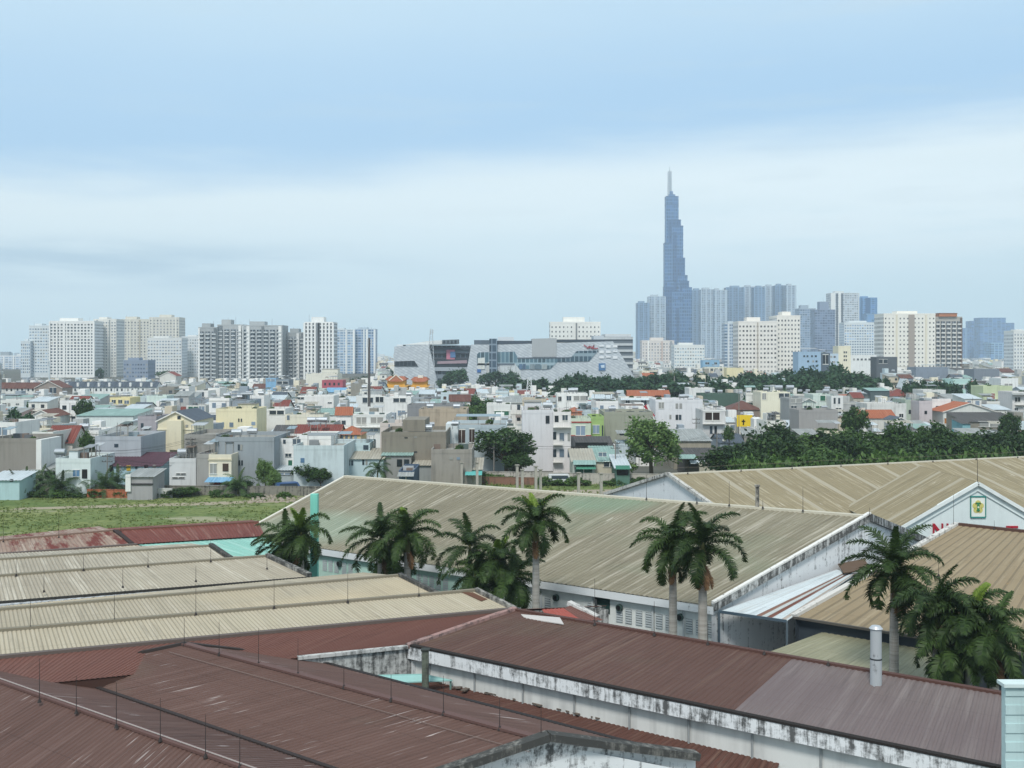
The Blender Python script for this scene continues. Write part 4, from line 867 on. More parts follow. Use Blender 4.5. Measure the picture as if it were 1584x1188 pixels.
def tank(par, x, y, z, s=1.0):
    global _tank
    if _tank is None:
        m = MB()
        for a in (-.55, .55):
            for c in (-.35, .35): m.bx(a - .04, a + .04, c - .04, c + .04, 0, .9)
        m.bx(-.6, .6, -.4, .4, .86, .92); st = m.build('x', flat('#8a8f92', .5)); sm = st.data; bpy.data.objects.remove(st)
        m = MB(); m.tube((-.85, 0, 1.42), (.85, 0, 1.42), .52, .52, 14); o = m.build('x', STEEL); _tank = (sm, o.data); bpy.data.objects.remove(o)
    o = link('water_tank', _tank[1], par); o.location = (x, y, z); o.scale = (s, s, s)
    st = link('tank_stand', _tank[0], o)
def roofs(t, w, dep, h, kind, rm, wall, over=.35, rise=None):
    """walls and roof of a house in its own space: front face on y=0, back on y=dep"""
    a = w / 2; m = MB()
    if kind == 'flat':
        p = .75; m.bx(-a, a, 0, dep, 0, h - p); m.build('wall', wall, t)
        m = MB()
        for q in ((-a, a, -.04, .16), (-a, a, dep - .16, dep + .04), (-a - .04, -a + .16, .16, dep - .16), (a - .16, a + .04, .16, dep - .16)): m.bx(q[0], q[1], q[2], q[3], h - p, h)
        m.build('parapet', wall, t); m = MB(); m.bx(-a + .17, a - .17, .17, dep - .17, h - p, h - p + .06); m.build('roof', CONC, t); return h - p + .06
    if kind == 'gx':
        rise = rise or min(2.6, dep * .22); e = h - rise
        m.bx(-a, a, 0, dep, 0, e - .05)
        for s in (-1, 1): m.face([(s * a, 0, e - .05), (s * a, dep, e - .05), (s * a, dep / 2, h - .1)][::s])
        m.build('wall', wall, t); m = MB(); k = over * rise / (dep / 2)
        m.corr((-a - over, dep / 2, h), (a + over, dep / 2, h), (a + over, -over, e - k), (-a - over, -over, e - k), .45, .05); m.build('roof', rm, t)
        m = MB(); m.corr((a + over, dep / 2, h), (-a - over, dep / 2, h), (-a - over, dep + over, e - k), (a + over, dep + over, e - k), .45, .05); m.build('roof', rm, t)
    elif kind == 'gy':
        rise = rise or min(3.2, w * .25); e = h - rise
        m.bx(-a, a, 0, dep, 0, e - .05); m.face([(-a, 0, e - .05), (a, 0, e - .05), (0, 0, h - .1)]); m.face([(a, dep, e - .05), (-a, dep, e - .05), (0, dep, h - .1)]); m.build('wall', wall, t); k = over * rise / a
        for s in (-1, 1):
            m = MB(); q = [(0, dep + over, h), (0, -over, h), (s * (a + over), -over, e - k), (s * (a + over), dep + over, e - k)]
            m.corr(*(q if s < 0 else (q[1], q[0], q[3], q[2])), .45, .05); m.build('roof', rm, t)
        m = MB()
        for s in (-1, 1): m.beam((0, -over, h - .1), (s * (a + over), -over, e - k - .1), .12, .22)
        m.build('bargeboard', paint('#e8e8e4', .3), t)
    elif kind == 'hip':
        rise = rise or min(2.6, min(w, dep) * .28); e = h - rise; m.bx(-a, a, 0, dep, 0, e - .05); m.build('wall', wall, t)
        r = min(a, dep / 2) * .95; o = over; k = e - .15; x = max(0.05, a - r); m = MB()
        A, B, C, D = (-a - o, -o, k), (a + o, -o, k), (a + o, dep + o, k), (-a - o, dep + o, k); R1, R2 = (-x, dep / 2, h), (x, dep / 2, h)
        for f in ((A, B, R2, R1), (B, C, R2), (C, D, R1, R2), (D, A, R1)):
            L = (Vector(f[1]) - Vector(f[0])).length; m.face(f, [(0, 4), (L, 4), (L * .7, 0), (L * .3, 0)][:len(f)] if len(f) == 4 else [(0, 4), (L, 4), (L / 2, 0)])
        m.build('roof', rm, t)
    else:   # mono pitch falling to the front
        rise = rise or min(1.6, dep * .12); e = h - rise; m.bx(-a, a, 0, dep, 0, e - .1)
        m.face([(a, 0, e - .1), (a, dep, e - .1), (a, dep, h - .1)]); m.face([(-a, dep, e - .1), (-a, 0, e - .1), (-a, dep, h - .1)]); m.face([(a, dep, e - .1), (-a, dep, e - .1), (-a, dep, h - .1), (a, dep, h - .1)])
        m.build('wall', wall, t); m = MB(); o = over; m.corr((-a - o, dep + o, h + .03), (a + o, dep + o, h + .03), (a + o, -o, e - .1), (-a - o, -o, e - .1), .5, .05); m.build('roof', rm, t)
    return h
CITY = []
R6 = random.Random(5); SHEETS = ('#8f9496', '#6d7073', '#b5b9ba', '#7f6f64', '#5d6a66', '#93a5ad')
def clutter(t, w, dep, zr, flatroof, h, front=True):
    a = w / 2 - .5
    if flatroof:
        for _ in range(R6.randint(2, 6)):
            k = R6.random(); x, y = R6.uniform(-a, a), R6.uniform(.6, max(.8, dep * .6))
            if k < .3: m = MB(); m.bx(x - R6.uniform(.4, 1), x + R6.uniform(.4, 1), y, y + R6.uniform(.5, 1.2), zr, zr + R6.uniform(.4, 1.3)); m.build('roof_crate', flat(R6.choice(SHEETS), .8), t)
            elif k < .5: m = MB(); m.tube((x, y, zr), (x, y, zr + R6.uniform(1.5, 3)), .05, .04, 5); m.bx(x - .5, x + .5, y - .02, y + .02, zr + 1.4, zr + 1.45); m.build('antenna', flat('#77797b', .6), t)
            elif k < .72: PLANTS.append((t, (x, y, zr), R6.uniform(.5, 1.1)))
            else:
                x0, x1 = sorted((R6.uniform(-a, a), R6.uniform(-a, a))); x1 = max(x1, x0 + 1.5); m = MB(); z = zr + R6.uniform(2.0, 2.5); m.slab((x0, y + 3, z + .3), (x1, y + 3, z + .3), (x1, y, z), (x0, y, z), .06); m.build('canopy_sheet', flat(R6.choice(SHEETS), .6), t)
                for q in (x0 + .1, x1 - .1): bit('canopy_post', t, (q, y + .1, (zr + z) / 2), (.08, .08, z - zr), CONC)
        if R6.random() < .4:
            m = MB(); z = zr + .7
            for q in (.35, .7): m.bx(-a - .3, a + .3, .02, .06, z + q, z + q + .05)
            n = max(3, int(w / 1.1))
            for i in range(n + 1): x = -a - .3 + (w - .4) * i / n; m.bx(x - .02, x + .02, .02, .06, z, z + .74)
            m.build('railing', flat('#9da1a3', .5), t)
    if front and R6.random() < .5: bit('air_conditioner', t, (R6.uniform(-a, a), -.22, R6.uniform(2.4, max(2.6, h - 1.6))), (.8, .4, .55), paint('#e4e5e3', .3))
    if front and R6.random() < .4: x = R6.uniform(-a, a); m = MB(); m.tube((x, -.08, 0), (x, -.08, h - .8), .06, .06, 6); m.build('downpipe', flat('#8f9293', .6), t)
PLANTS = []
def hh(label, px0, px1, pt, h, col, pb, roof='flat', rc='g', dep=11, yaw=0.0, wins=(), ex=(), cat='house', name='town_house', grime=.3, rise=None, Y=None, group=None):
    Y = Y or (H - h) * F / (pt - HY); h = Z(pt, Y); cx = (X(px0, Y) + X(px1, Y)) / 2; w = X(px1, Y) - X(px0, Y)
    claim(px0, px1, pt, pb, Y, dep)
    t = thing(name, label, cat, (cx, Y, 0), yaw, group); CITY.append((t, px0, px1, pt, pb, label))
    zr = roofs(t, w, dep, h, roof, RM[rc], paint(col, grime), rise=rise)
    L = lambda px: X(px, Y) - cx
    if name not in ('plank_wall',): clutter(t, w, dep, zr, roof == 'flat', h, False)
    for q in wins:
        k = q[4] if len(q) > 4 else 'd'; mt = {'d': DARK, 'b': BLUEG, 'w': BROWNG, 'm': UB_MID, 'g': flat('#2f6b52'), 'r': REDW, 'k': flat('#1f2224'), 'y': flat('#d8b23c'), 'o': flat('#b9783a')}[k]
        x, z, ww, wh = L(q[0]), Z(q[1], Y), q[2] * Y / F, q[3] * Y / F
        nm = 'door' if wh > ww * 1.7 and z - wh / 2 < 1.2 else 'window'
        o = bit(nm, t, (x, -.02, z), (ww, .14, wh), mt)
        if ww > 1.0 and k not in 'k':
            m = MB(); f = .07
            m.bx(-.5 - f, .5 + f, -.9, .3, .5, .5 + f); m.bx(-.5 - f, .5 + f, -.9, .3, -.5 - f, -.5); m.bx(-.03, .03, -.75, .2, -.5, .5)
            m.build('frame', paint('#e6e7e4', .1), o)
    for q in ex:
        k = q[0]
        if k == 'tank': tank(t, L(q[1]), q[2] if len(q) > 2 else dep * .4, zr if roof == 'flat' else h - .2, q[3] if len(q) > 3 else 1.0)
        elif k == 'stair': m = MB(); m.bx(L(q[1]), L(q[2]), dep * .35, dep * .8, zr - .1, zr + q[3]); m.build('stair_house', paint(col, grime), t); m = MB(); m.bx(L(q[1]) - .2, L(q[2]) + .2, dep * .35 - .2, dep * .8 + .2, zr + q[3], zr + q[3] + .14); m.build('stair_roof', CONC, t)
        elif k == 'awn':
            m = MB(); z = Z(q[3], Y); a, b, d = L(q[1]), L(q[2]), q[5] if len(q) > 5 else 2.2; m.corr((a, 0.05, z), (b, 0.05, z), (b, -d, z - .6), (a, -d, z - .6), .5, .03); m.build('awning', RM[q[4]] if q[4] in RM else flat(q[4]), t)
        elif k == 'balc':
            z = Z(q[3], Y); a, b = L(q[1]), L(q[2]); m = MB(); m.bx(a, b, -1.1, .0, z - .14, z); m.bx(a, b, -1.1, -1.04, z + .85, z + .92)
            for i in range(9): x = a + (b - a) * i / 8; m.bx(x - .03, x + .03, -1.1, -1.05, z, z + .86)
            m.build('balcony', paint('#e2e2de', .3), t)
        elif k == 'band': z = Z(q[1], Y); m = MB(); m.bx(-w / 2 - .12, w / 2 + .12, -.14, .0, z - .14, z + .14); m.build('string_course', paint(q[2], .2), t)
        elif k == 'box': m = MB(); m.bx(L(q[1]), L(q[2]), q[5], q[6], Z(q[4], Y), Z(q[3], Y)); m.build(q[8] if len(q) > 8 else 'annex', paint(q[7], grime), t)
    return t
def row(xs, y, w, h, k='d'): return tuple((x, y, w, h, k) for x in xs)
# far left ------------------------------------------------------------------------
hh('taupe grey windowless side wall with a white corner strip at the left edge', -20, 57, 678, 9, '#95918c', 730, ex=(('box', 57, 65, 680, 740, -.3, 8, '#e8eaea', 'corner_pier'),))
hh('white house with pale blue glass front cut by the left edge', -12, 24, 653, 10, '#eceeee', 676, wins=((3, 667, 16, 12, 'm'),))
hh('small white house with dark railings left of the brown-red tiled roof', 50, 82, 668, 8.6, '#eceeea', 690, wins=row((72, 78), 683, 4, 9), ex=(('band', 675, '#d8d8d2'),))
hh('steep brown-red tiled house with a row of white dormers', 70, 112, 660, 9.2, '#d8d5cf', 690, 'gx', 'r', dep=8, rise=3.0, wins=row((86, 92, 98, 104), 683, 3, 5))
hh('white gabled house with brown roof edges left of the teal-roofed hall', 45, 83, 634, 8, '#eef0ef', 656, 'gy', 'b', wins=((60, 650, 5, 4, 'm'),))
hh('long pale hall under a flat teal green roof', 118, 206, 637, 7.6, '#dfe9ea', 664, 'mono', 't', dep=16, rise=1.0, wins=((157, 655, 2, 10, 'm'), (203, 655, 6, 6)), name='storage_hall', cat='hall')
hh('mauve grey plain house block beside the long teal-roofed hall', 213, 242, 644, 9, '#aaa6ad', 672, wins=((220, 658, 4, 7), ), ex=(('tank', 236),))
hh('big pale blue windowless wall with a single small square window', 147, 218, 675, 8.7, '#b2b9c2', 705, wins=((180, 689, 6, 5),), dep=14)
hh('long sky blue row dwelling with purple tin roof and coloured doors', 140, 248, 707, 5.6, '#b4d2de', 735, 'mono', 'p', dep=9, rise=1.5, wins=((172, 725, 6, 11, 'k'), (185, 724, 5, 8, 'w'), (199, 724, 6, 8, 'y'), (211, 723, 3, 5), (226, 724, 6, 10, 'k'), (239, 722, 5, 6, 'w')), name='row_dwelling')
hh('white house with pale blue shuttered window at the end of the sky blue row', 86, 140, 709, 6.2, '#dbe7ea', 744, wins=((118, 732, 10, 10, 'b'), (131, 733, 8, 14, 'k')), ex=(('stair', 92, 106, 1.6), ('tank', 78, 4)))
hh('whitewashed porch house with grey sheet roof and dark open veranda', 34, 88, 719, 4.6, '#dadee0', 742, 'mono', 'g', wins=((78, 734, 18, 13, 'k'),), dep=8)
hh('low bluish stall with pale roof at the far left by the field', -20, 30, 735, 4.0, '#b4d2d8', 750, 'mono', 'w', dep=6, wins=((18, 743, 5, 4),))
hh('narrow grey sheet-clad tower house beside the coconut palms', 197, 236, 731, 4.4, '#a7a7aa', 772, 'mono', 'g', dep=6, rise=.6, ex=(('band', 749, '#3c3c3e'), ('box', 195, 203, 734, 760, -.3, 0, '#e6e8e8', 'front_pier')))
hh('cream mansion with slate gables and round windows', 244, 300, 636, 12.2, '#e6dfc6', 690, 'gy', 's', dep=14, wins=((277, 646, 5, 5), (272, 658, 5, 5), (289, 659, 4, 4), (272, 671, 8, 8, 'm'), (271, 684, 16, 13, 'g'), (252, 675, 4, 9, 'm')), name='mansion', cat='mansion', ex=(('box', 262, 284, 650, 695, -1.6, 0, '#e6dfc6', 'front_bay'), ('band', 664, '#f0ead2')))
hh('butter yellow three-storey house with few small windows', 334, 397, 632, 9.8, '#eee6c4', 675, wins=((345, 657, 3, 8, 'm'), (358, 657, 6, 7, 'm'), (369.5, 650, 2, 5), (373.5, 650, 2, 5), (392, 655, 6, 5, 'm')), ex=(('stair', 362, 388, 1.6), ('box', 330, 342, 655, 690, -1.2, 0, '#e6d59c', 'side_bay')))
hh('bluish grey long party wall with two pairs of slit windows', 333, 424, 676, 9.0, '#9ba4ac', 735, wins=((369.5, 692, 3, 9), (373.5, 692, 3, 9), (370.5, 716, 2.5, 8), (374.5, 716, 2.5, 8)), dep=14, ex=(('tank', 362, 2), ('tank', 380, 5)))
hh('raw concrete party wall left of the bluish grey slit-windowed wall', 285, 334, 672, 9.1, '#9c9b98', 705, dep=14, grime=.7)
hh('two-storey cream house with brown shuttered windows and red white awning', 323, 358, 703, 6.4, '#e6dfcd', 748, wins=((330, 725, 10, 15, 'w'), (349, 723, 9, 12, 'w')), ex=(('band', 711, '#cfc7b0'), ('awn', 322, 362, 738, 'l', 2.5), ('awn', 332, 360, 746, '#c9553a', 1.6)), dep=14)
hh('weathered grey side-wall house left of the brown shuttered cream house', 304, 323, 702, 6.5, '#a3a2a0', 752, dep=12, grime=.7)
hh('white low block behind utility pole left of the grey side-wall house', 262, 303, 709, 5.4, '#d9dde0', 745, wins=((280, 733, 14, 2), (276, 739, 18, 2)), dep=12, ex=(('tank', 270),))
hh('white four-window house left of the long pale blue wall', 424, 454, 678, 8.4, '#eef0f1', 715, wins=((440, 683, 4, 6), (459, 683, 12, 8, 'm'), (446, 704, 9, 5)), dep=11)
hh('long pale blue painted wall with a water-stained foot beside the pole', 454, 532, 689, 7.6, '#cbdae0', 720, dep=14, wins=((468, 712, 6, 7, 'b'), (449, 716, 6, 8, 'g')), grime=.5)
hh('blank white upper storey standing above the long pale blue wall', 463, 512, 673, 8.8, '#f0f2f2', 690, dep=10)
hh('peach house with long brick red roof and steel tanks', 455, 523, 659, 8.6, '#e8cfa0', 680, 'gx', 'r', dep=10, wins=((517, 672, 3, 7, 'm'),), ex=(('tank', 480, 1.5), ('tank', 498, 1.5)))
hh('grey sheet hut roof behind the feathery pale green tree', 416, 455, 718, 4.2, '#b4c1c6', 744, 'mono', 'w', dep=8, wins=((440, 733, 20, 3, 'm'),))
hh('white flat-roofed house with wide dark terrace opening', 408, 441, 632, 9.0, '#eceeee', 656, wins=((428, 638, 22, 6),))
hh('long cream low block behind the white terrace house', 441, 501, 641, 7.6, '#e9e6d8', 654, dep=9, wins=((446, 646, 4, 7, 'm'),))
hh('wide clean white blank house with one slit vent', 461, 516, 612, 8.6, '#f1f3f3', 632, dep=12, wins=((510, 623, 6, 2), (465, 616, 10, 3)))
hh('sky blue tiled tall narrow building', 411, 427, 585, 11.5, '#8fbfe4', 607, wins=((419, 588, 12, 3, 'm'),))
hh('rust brown roofed low house left of the sky blue tiled building', 390, 411, 594, 8, '#a8988c', 606, 'gx', 'b', dep=10)
hh('slate grey block touching the sky blue tiled building', 427, 447, 587, 11, '#8e98a2', 606, wins=((437, 592, 16, 4),))
hh('cream tall blank building left of the crimson one', 473, 522, 578, 13, '#e6e5da', 600, dep=16, ex=(('stair', 495, 520, 3.0),))
hh('crimson pink painted building', 498, 530, 588, 10.2, '#b9616f', 599, wins=row((503, 510, 517, 524), 594, 3, 4))
hh('pale blue gabled shed roof below the crimson building', 505, 534, 600, 7, '#b8c6cc', 612, 'gx', 'l', dep=9)
hh('yellow cream bungalow with big windows left of centre', 170, 201, 615, 7.8, '#efe3b0', 628, wins=((176, 621, 6, 5), (186, 621, 6, 5), (196, 622, 7, 5, 'm')))
hh('mint white flat block right of the yellow cream bungalow', 227, 258, 612, 8.2, '#d9ece8', 625)
hh('pale modern house with a green glass front', 288, 318, 627, 8.0, '#dcdedd', 642, wins=((299, 633, 15, 8, 'g'), (312, 633, 8, 9, 'm')))
hh('white boxy house with a doorway near the balcony towers', 303, 322, 604, 8.8, '#eff0f0', 616, wins=((314, 610, 3, 7),))
hh('white stepped house left of the grey balcony towers foot', 322, 340, 600, 9.5, '#f0f1f1', 616, wins=((332, 611, 6, 2),))
hh('low white house with grey eaves at the far left behind the palms', -15, 37, 619, 7.8, '#eaeeee', 634, wins=((7, 626, 6, 5), (14, 626, 4, 5), (27, 625, 5, 2)))
# centre ------------------------------------------------------------------------------
hh('white house with curved balcony and dark bay windows under the phone mast', 548, 597, 641, 9.4, '#e9eced', 690, wins=((559, 651, 15, 11), (583, 650, 19, 9), (556, 668, 9, 8), (578, 665, 14, 4, 'm')), ex=(('balc', 547, 598, 660), ('band', 642, '#f0f2f2')), dep=12)
hh('beige house with small orange hipped roof beside the curved balcony house', 521, 558, 661, 8.2, '#e2cfa4', 684, 'hip', 'o', wins=row((529, 536, 543, 550), 677, 4, 8, 'm'), dep=9)
hh('light blue flat-topped wall at the foot of the beige orange-roofed house', 510, 572, 685, 7.0, '#c5dbe2', 700, dep=9, wins=((566, 692, 8, 7),))
hh('white terrace house with grey glazed upper band', 551, 596, 612, 9.8, '#e6e9ea', 645, wins=((569, 619, 16, 8), (587, 618, 12, 8)), dep=12)
hh('tall white house with wide dark top window beside the glazed band house', 595, 636, 614, 10, '#eef0f1', 652, wins=((618, 619, 19, 6), (621, 639, 11, 8, 'm')), dep=12, ex=(('tank', 630),))
hh('big taupe rendered flank wall in the centre of the district', 590, 690, 668, 9.2, '#8b867c', 705, dep=16, grime=.5, wins=((628, 677, 5, 1.5), (643, 676, 5, 1.5), (643, 699, 5, 1.5), (579, 680, 2, 2)), ex=(('box', 622, 657, 650, 668, 1, 12, '#8b867c', 'upper_storey'), ('tank', 660, 2)))
hh('pink cream roof annex left of the big taupe flank wall', 588, 622, 654, 9.3, '#d9cfc9', 668, wins=((602, 660, 2, 8, 'm'),))
hh('sandy concrete flank wall with tanks before the leafy tree clump', 648, 722, 633, 9.4, '#b5a896', 660, dep=14, grime=.6, ex=(('tank', 706, 2), ('tank', 664, 3)))
hh('cool grey flank wall behind the sandy concrete one', 630, 716, 626, 9.7, '#8e9196', 646, dep=10)
hh('pale blue modern house with two tall dark windows', 694, 784, 657, 9.6, '#b7c6cf', 694, dep=15, wins=((714, 675, 11, 20, 'w'), (730, 674, 8, 20, 'w')), ex=(('box', 690, 709, 655, 696, -.8, 6, '#dbe6ec', 'front_frame'), ('tank', 705, -3, .8)))
hh('grey concrete yard house with outdoor fan units below the pale blue modern house', 667, 730, 695, 6.8, '#9d9994', 716, dep=12, grime=.7, wins=((698, 709, 5, 4, 'm'), (709, 709, 5, 4, 'm')))
hh('teal sheet roofed house with grey gable side', 592, 636, 690, 6.8, '#9a9b9b', 722, 'mono', 't', dep=13, rise=1.6, wins=((618, 716, 8, 11), (629, 715, 8, 9)), ex=(('tank', 600, 10),))
hh('light blue painted cabin under a beige tin roof', 526, 592, 700, 5.8, '#c4dae2', 722, 'mono', 'e', dep=9, wins=((540, 716, 3, 8), (545, 716, 3, 8), (562, 715, 3, 8), (567, 715, 3, 8)))
hh('grey gabled metal shed with pale roof near the concrete pillars', 640, 691, 707, 5.0, '#9ba0a2', 729, 'mono', 'e', dep=12, rise=1.4)
hh('dark blue shuttered shop facing the yard', 617, 640, 728, 4.2, '#4d6078', 746, wins=((628, 739, 18, 11, 'b'),), ex=(('awn', 616, 641, 730, 'g', 1.5),))
hh('beige roofed stall with bright turquoise awning behind the pillars', 692, 744, 716, 4.4, '#b9b5aa', 738, 'mono', 'e', dep=9, ex=(('awn', 720, 746, 728, '#63b5af', 2.0),))
hh('white stepped house with roof garden before the dark trees', 753, 790, 625, 9.6, '#e6e9e8', 658, wins=((776, 640, 22, 8, 'g'), (762, 650, 6, 8, 'm')), ex=(('tank', 772, 3), ('balc', 770, 792, 648)))
hh('tall white lavender house with blank flank and stacked balconies', 808, 856, 634, 12.2, '#dee0e6', 724, dep=16, wins=((847, 649, 6, 12),), ex=(('tank', 848, 3, 1.1), ('stair', 812, 838, 2.0)))
hh('balconied front bay joined to the tall white lavender house', 856, 883, 637, 12, '#e6e4e6', 724, dep=14, wins=((861, 648, 6, 10), (874, 646, 8, 8), (858, 674, 5, 12), (869, 676, 7, 12, 'm'), (880, 676, 4, 12, 'm'), (858, 701, 5, 12), (869, 701, 7, 12, 'm'), (880, 701, 4, 12, 'm')), ex=(('balc', 855, 884, 660), ('balc', 855, 870, 687), ('balc', 855, 870, 714), ('band', 663, '#f0eef0')))
hh('white cube house with long window strip and twin steel tanks', 862, 909, 609, 10.4, '#eff1f1', 634, wins=((866, 617, 5, 7), (880, 616, 7, 7), (897, 616, 19, 7), (908, 616, 2, 6)), ex=(('tank', 885, 3, 1.3), ('tank', 890, 5, 1.3)), dep=12)
hh('orange flat roofed house peeping right of the tall lavender house', 881, 900, 631, 9, '#d8875a', 645, 'hip', 'o')
hh('pale green house with red sign bands and white grille', 883, 914, 647, 8.6, '#cfdccb', 678, wins=((898, 666, 14, 14, 'm'),), ex=(('band', 653, '#a5403c'), ('band', 674, '#a5403c')))
hh('lime green house with white window beside the pale green one', 914, 934, 644, 8.9, '#a3c07a', 676, wins=((922, 664, 10, 12, 'm'), (932, 666, 2, 16)))
hh('greenish grey blank flank wall left of the rounded light tree', 934, 1010, 637, 9.6, '#a2a598', 675, dep=14, grime=.45, ex=(('tank', 948, 2),))
hh('dark netted roof hung with washing in front of the lime house', 884, 948, 681, 6.2, '#6d6a6c', 694, 'mono', 'd', dep=10, wins=((915, 688, 50, 7, 'k'),))
hh('shop with stepped green awnings near the pillars', 886, 920, 702, 5.2, '#cfd8d3', 736, 'mono', 'e', ex=(('awn', 886, 921, 712, 't', 2.2), ('awn', 890, 920, 718, '#4d8f76', 3.2)), wins=((903, 730, 26, 14, 'g'),))
hh('cream panelled workshop with pale green roof edge', 920, 956, 700, 5.2, '#cdc8b9', 730, 'mono', 't', dep=14, wins=((932, 703, 12, 6, 'm'), (943, 718, 18, 8)))
hh('green shuttered kiosk under the rounded light tree', 953, 974, 712, 4.6, '#5c7f74', 736, 'mono', 'w', wins=((963, 730, 18, 10, 'k'),), ex=(('awn', 952, 974, 720, '#3f7a66', 1.0),))
hh('white fronted house with V shaped pillar under orange roofs', 961, 1014, 615, 9.4, '#e9ebea', 632, wins=((971, 622, 6, 7), (996, 623, 8, 8)), ex=(('awn', 960, 1013, 616, 'w', 1.2),))
hh('orange tiled gable roof pair behind the V pillar house', 972, 1036, 604, 9.8, '#d98a4c', 622, 'gx', 'o', dep=9, wins=((1018, 614, 10, 5, 'k'),), ex=(('tank', 1031, 5),))
hh('white lavender three-storey corner house with triple casements', 1014, 1087, 618, 10.8, '#e4e6ec', 672, wins=((1047, 628, 4, 8), (1053, 628, 4, 8), (1047, 645.5, 4, 8), (1052, 645.5, 4, 8), (1037, 645, 3, 7), (1050, 664, 9, 6), (1023, 627, 8, 9, 'm')), dep=14, ex=(('tank', 1060, 6), ('tank', 1068, 8)))
hh('house with brown shutters and a planted balcony right of the lavender corner', 1087, 1122, 634, 9.2, '#d9dadc', 673, wins=((1102, 644, 22, 12, 'w'), (1100, 665, 4, 12), (1107, 665, 4, 12)), ex=(('balc', 1086, 1121, 655), ('band', 635, '#eef0f0')))
hh('white box house behind the dark green terrace screen', 1066, 1104, 600, 10.2, '#e9ecec', 618, wins=((1104, 604, 4, 6),), ex=(('tank', 1088, 3),))
hh('dark green screened terrace house with white tank', 1085, 1145, 609, 9.4, '#50695f', 624, ex=(('tank', 1095, 1), ('tank', 1117, 4)))
hh('broad dark brown hipped roof left of the cream tall house', 1128, 1179, 621, 8.0, '#8d8078', 645, 'hip', 'b', dep=12)
hh('cream tall house with dark roof terrace', 1177, 1222, 606, 11.2, '#efecd9', 652, wins=((1182, 613, 6, 9), (1213, 612, 16, 7)), dep=12, ex=(('tank', 1188, 3), ('tank', 1209, 4, 1.4), ('tank', 1228, 5, 1.4)))
hh('grey house with dark balconies right of the cream tall house', 1221, 1241, 616, 10.3, '#a6a9aa', 650, wins=((1231, 620, 14, 6), (1228, 632, 8, 9), (1237, 642, 8, 6)))
hh('light grey garden wall house above the dense tree row', 1236, 1296, 634, 8.6, '#a5a4a4', 655, dep=10)
hh('small mint house with a pointed gable window', 1240, 1262, 616, 9.6, '#cfdcd6', 636, 'gy', 'g', wins=((1249, 630, 10, 5),))
hh('white mint terrace house with open green upper loggia', 1258, 1290, 610, 10.2, '#d5e3df', 636, wins=((1277, 616, 16, 8, 'g'), (1268, 631, 14, 6, 'g')), ex=(('tank', 1283, 4, 1.2),))
hh('narrow white house with white-framed windows right of the loggia house', 1286, 1304, 612, 10, '#e6e8e9', 648, wins=row((1291, 1298), 620, 3, 9) + ((1297, 636, 8, 10),))
hh('corrugated grey barn behind the rounded light tree', 1043, 1100, 671, 7.2, '#aaa496', 698, 'mono', 'g', dep=14, rise=1.4, grime=.7)
hh('row of dark shacks with patchwork roofs left of the tree row', 1060, 1140, 700, 4.6, '#5f5a56', 724, 'mono', 'd', dep=10, wins=((1072, 718, 14, 8, 'k'),), ex=(('awn', 1048, 1075, 703, 't', 2.5), ('awn', 1066, 1100, 711, 'w', 2.0)))
hh('long bleached plank fence wall in front of the dark shacks', 1082, 1142, 716, 3.2, '#b5b0a4', 730, dep=.6, grime=.8, name='plank_wall', cat='wall')
# right -------------------------------------------------------------------------------------
hh('small house with orange tiled roof rising from the dense tree row', 1328, 1386, 635, 8.2, '#dcdcd8', 662, 'gx', 'o', dep=9, wins=((1376, 656, 6, 5),), ex=(('box', 1338, 1344, 632, 640, 3, 4, '#e2ddd2', 'chimney'),))
hh('grey gabled annex right of the small orange roofed house', 1384, 1402, 645, 7.2, '#cdd0d2', 664, 'gy', 's', dep=8)
hh('large villa with wide orange tiled hip roof at the right', 1459, 1541, 623, 8.8, '#dde0dd', 662, 'gy', 'o', dep=12, wins=((1466, 651, 10, 8, 'o'), (1498, 642, 6, 6)), rise=2.6, name='villa', cat='villa')
hh('long white old wall house with stained eaves', 1341, 1402, 624, 8.9, '#dedfde', 652, dep=10, grime=.7, wins=((1394, 643, 6, 6),))
hh('sage green slim house in the pastel row', 1400, 1422, 618, 9.4, '#b5c4b8', 655, wins=((1407.5, 637, 4, 6),))
hh('mauve pink slim house in the pastel row', 1422, 1442, 620, 9.3, '#cfc6ca', 655, wins=((1432, 638, 4, 5),))
hh('bright white house ending the pastel row', 1442, 1471, 617, 9.5, '#f0f2f3', 655, wins=((1450, 632, 5, 8), (1452, 648, 5, 4)))
hh('mint green cube house with a wide dark window', 1474, 1502, 586, 13, '#bfe0dc', 610, wins=((1491, 598, 17, 6),), ex=(('box', 1466, 1476, 598, 612, .5, 8, '#cfe6e4', 'side_wing'),))
hh('pale lime green house with brick red balcony', 1521, 1566, 597, 11.6, '#ccd9b6', 620, wins=((1536, 613, 5, 9, 'r'), (1560, 612, 9, 8, 'r')), ex=(('balc', 1535, 1566, 617),))
hh('white penthouse house above the pale lime green one', 1548, 1575, 585, 13.4, '#eceff0', 603, wins=((1560, 595, 12, 3, 'm'),))
hh('white balconied house cut by the right edge below the grey roof', 1566, 1602, 606, 10.6, '#e2e3e4', 650, wins=((1574, 618, 8, 7), (1572, 637, 5, 12)), ex=(('awn', 1564, 1602, 608, 'g', 1.5), ('balc', 1570, 1600, 626)))
hh('dark grey long sheet roofs sagging beside the orange villa', 1495, 1582, 642, 6.6, '#8f8a80', 664, 'mono', 'd', dep=14, rise=1.8, wins=((1530, 656, 30, 8, 'm'),))
hh('turquoise shed front left of the dark grey sagging roofs', 1489, 1501, 650, 6.2, '#86b8c2', 664, 'mono', 'd', dep=7)
hh('teal roofed timber house with an orange door', 1346, 1376, 601, 10.4, '#58666a', 622, 'mono', 't', dep=8, rise=.8, wins=((1359, 617, 9, 9, 'o'),))
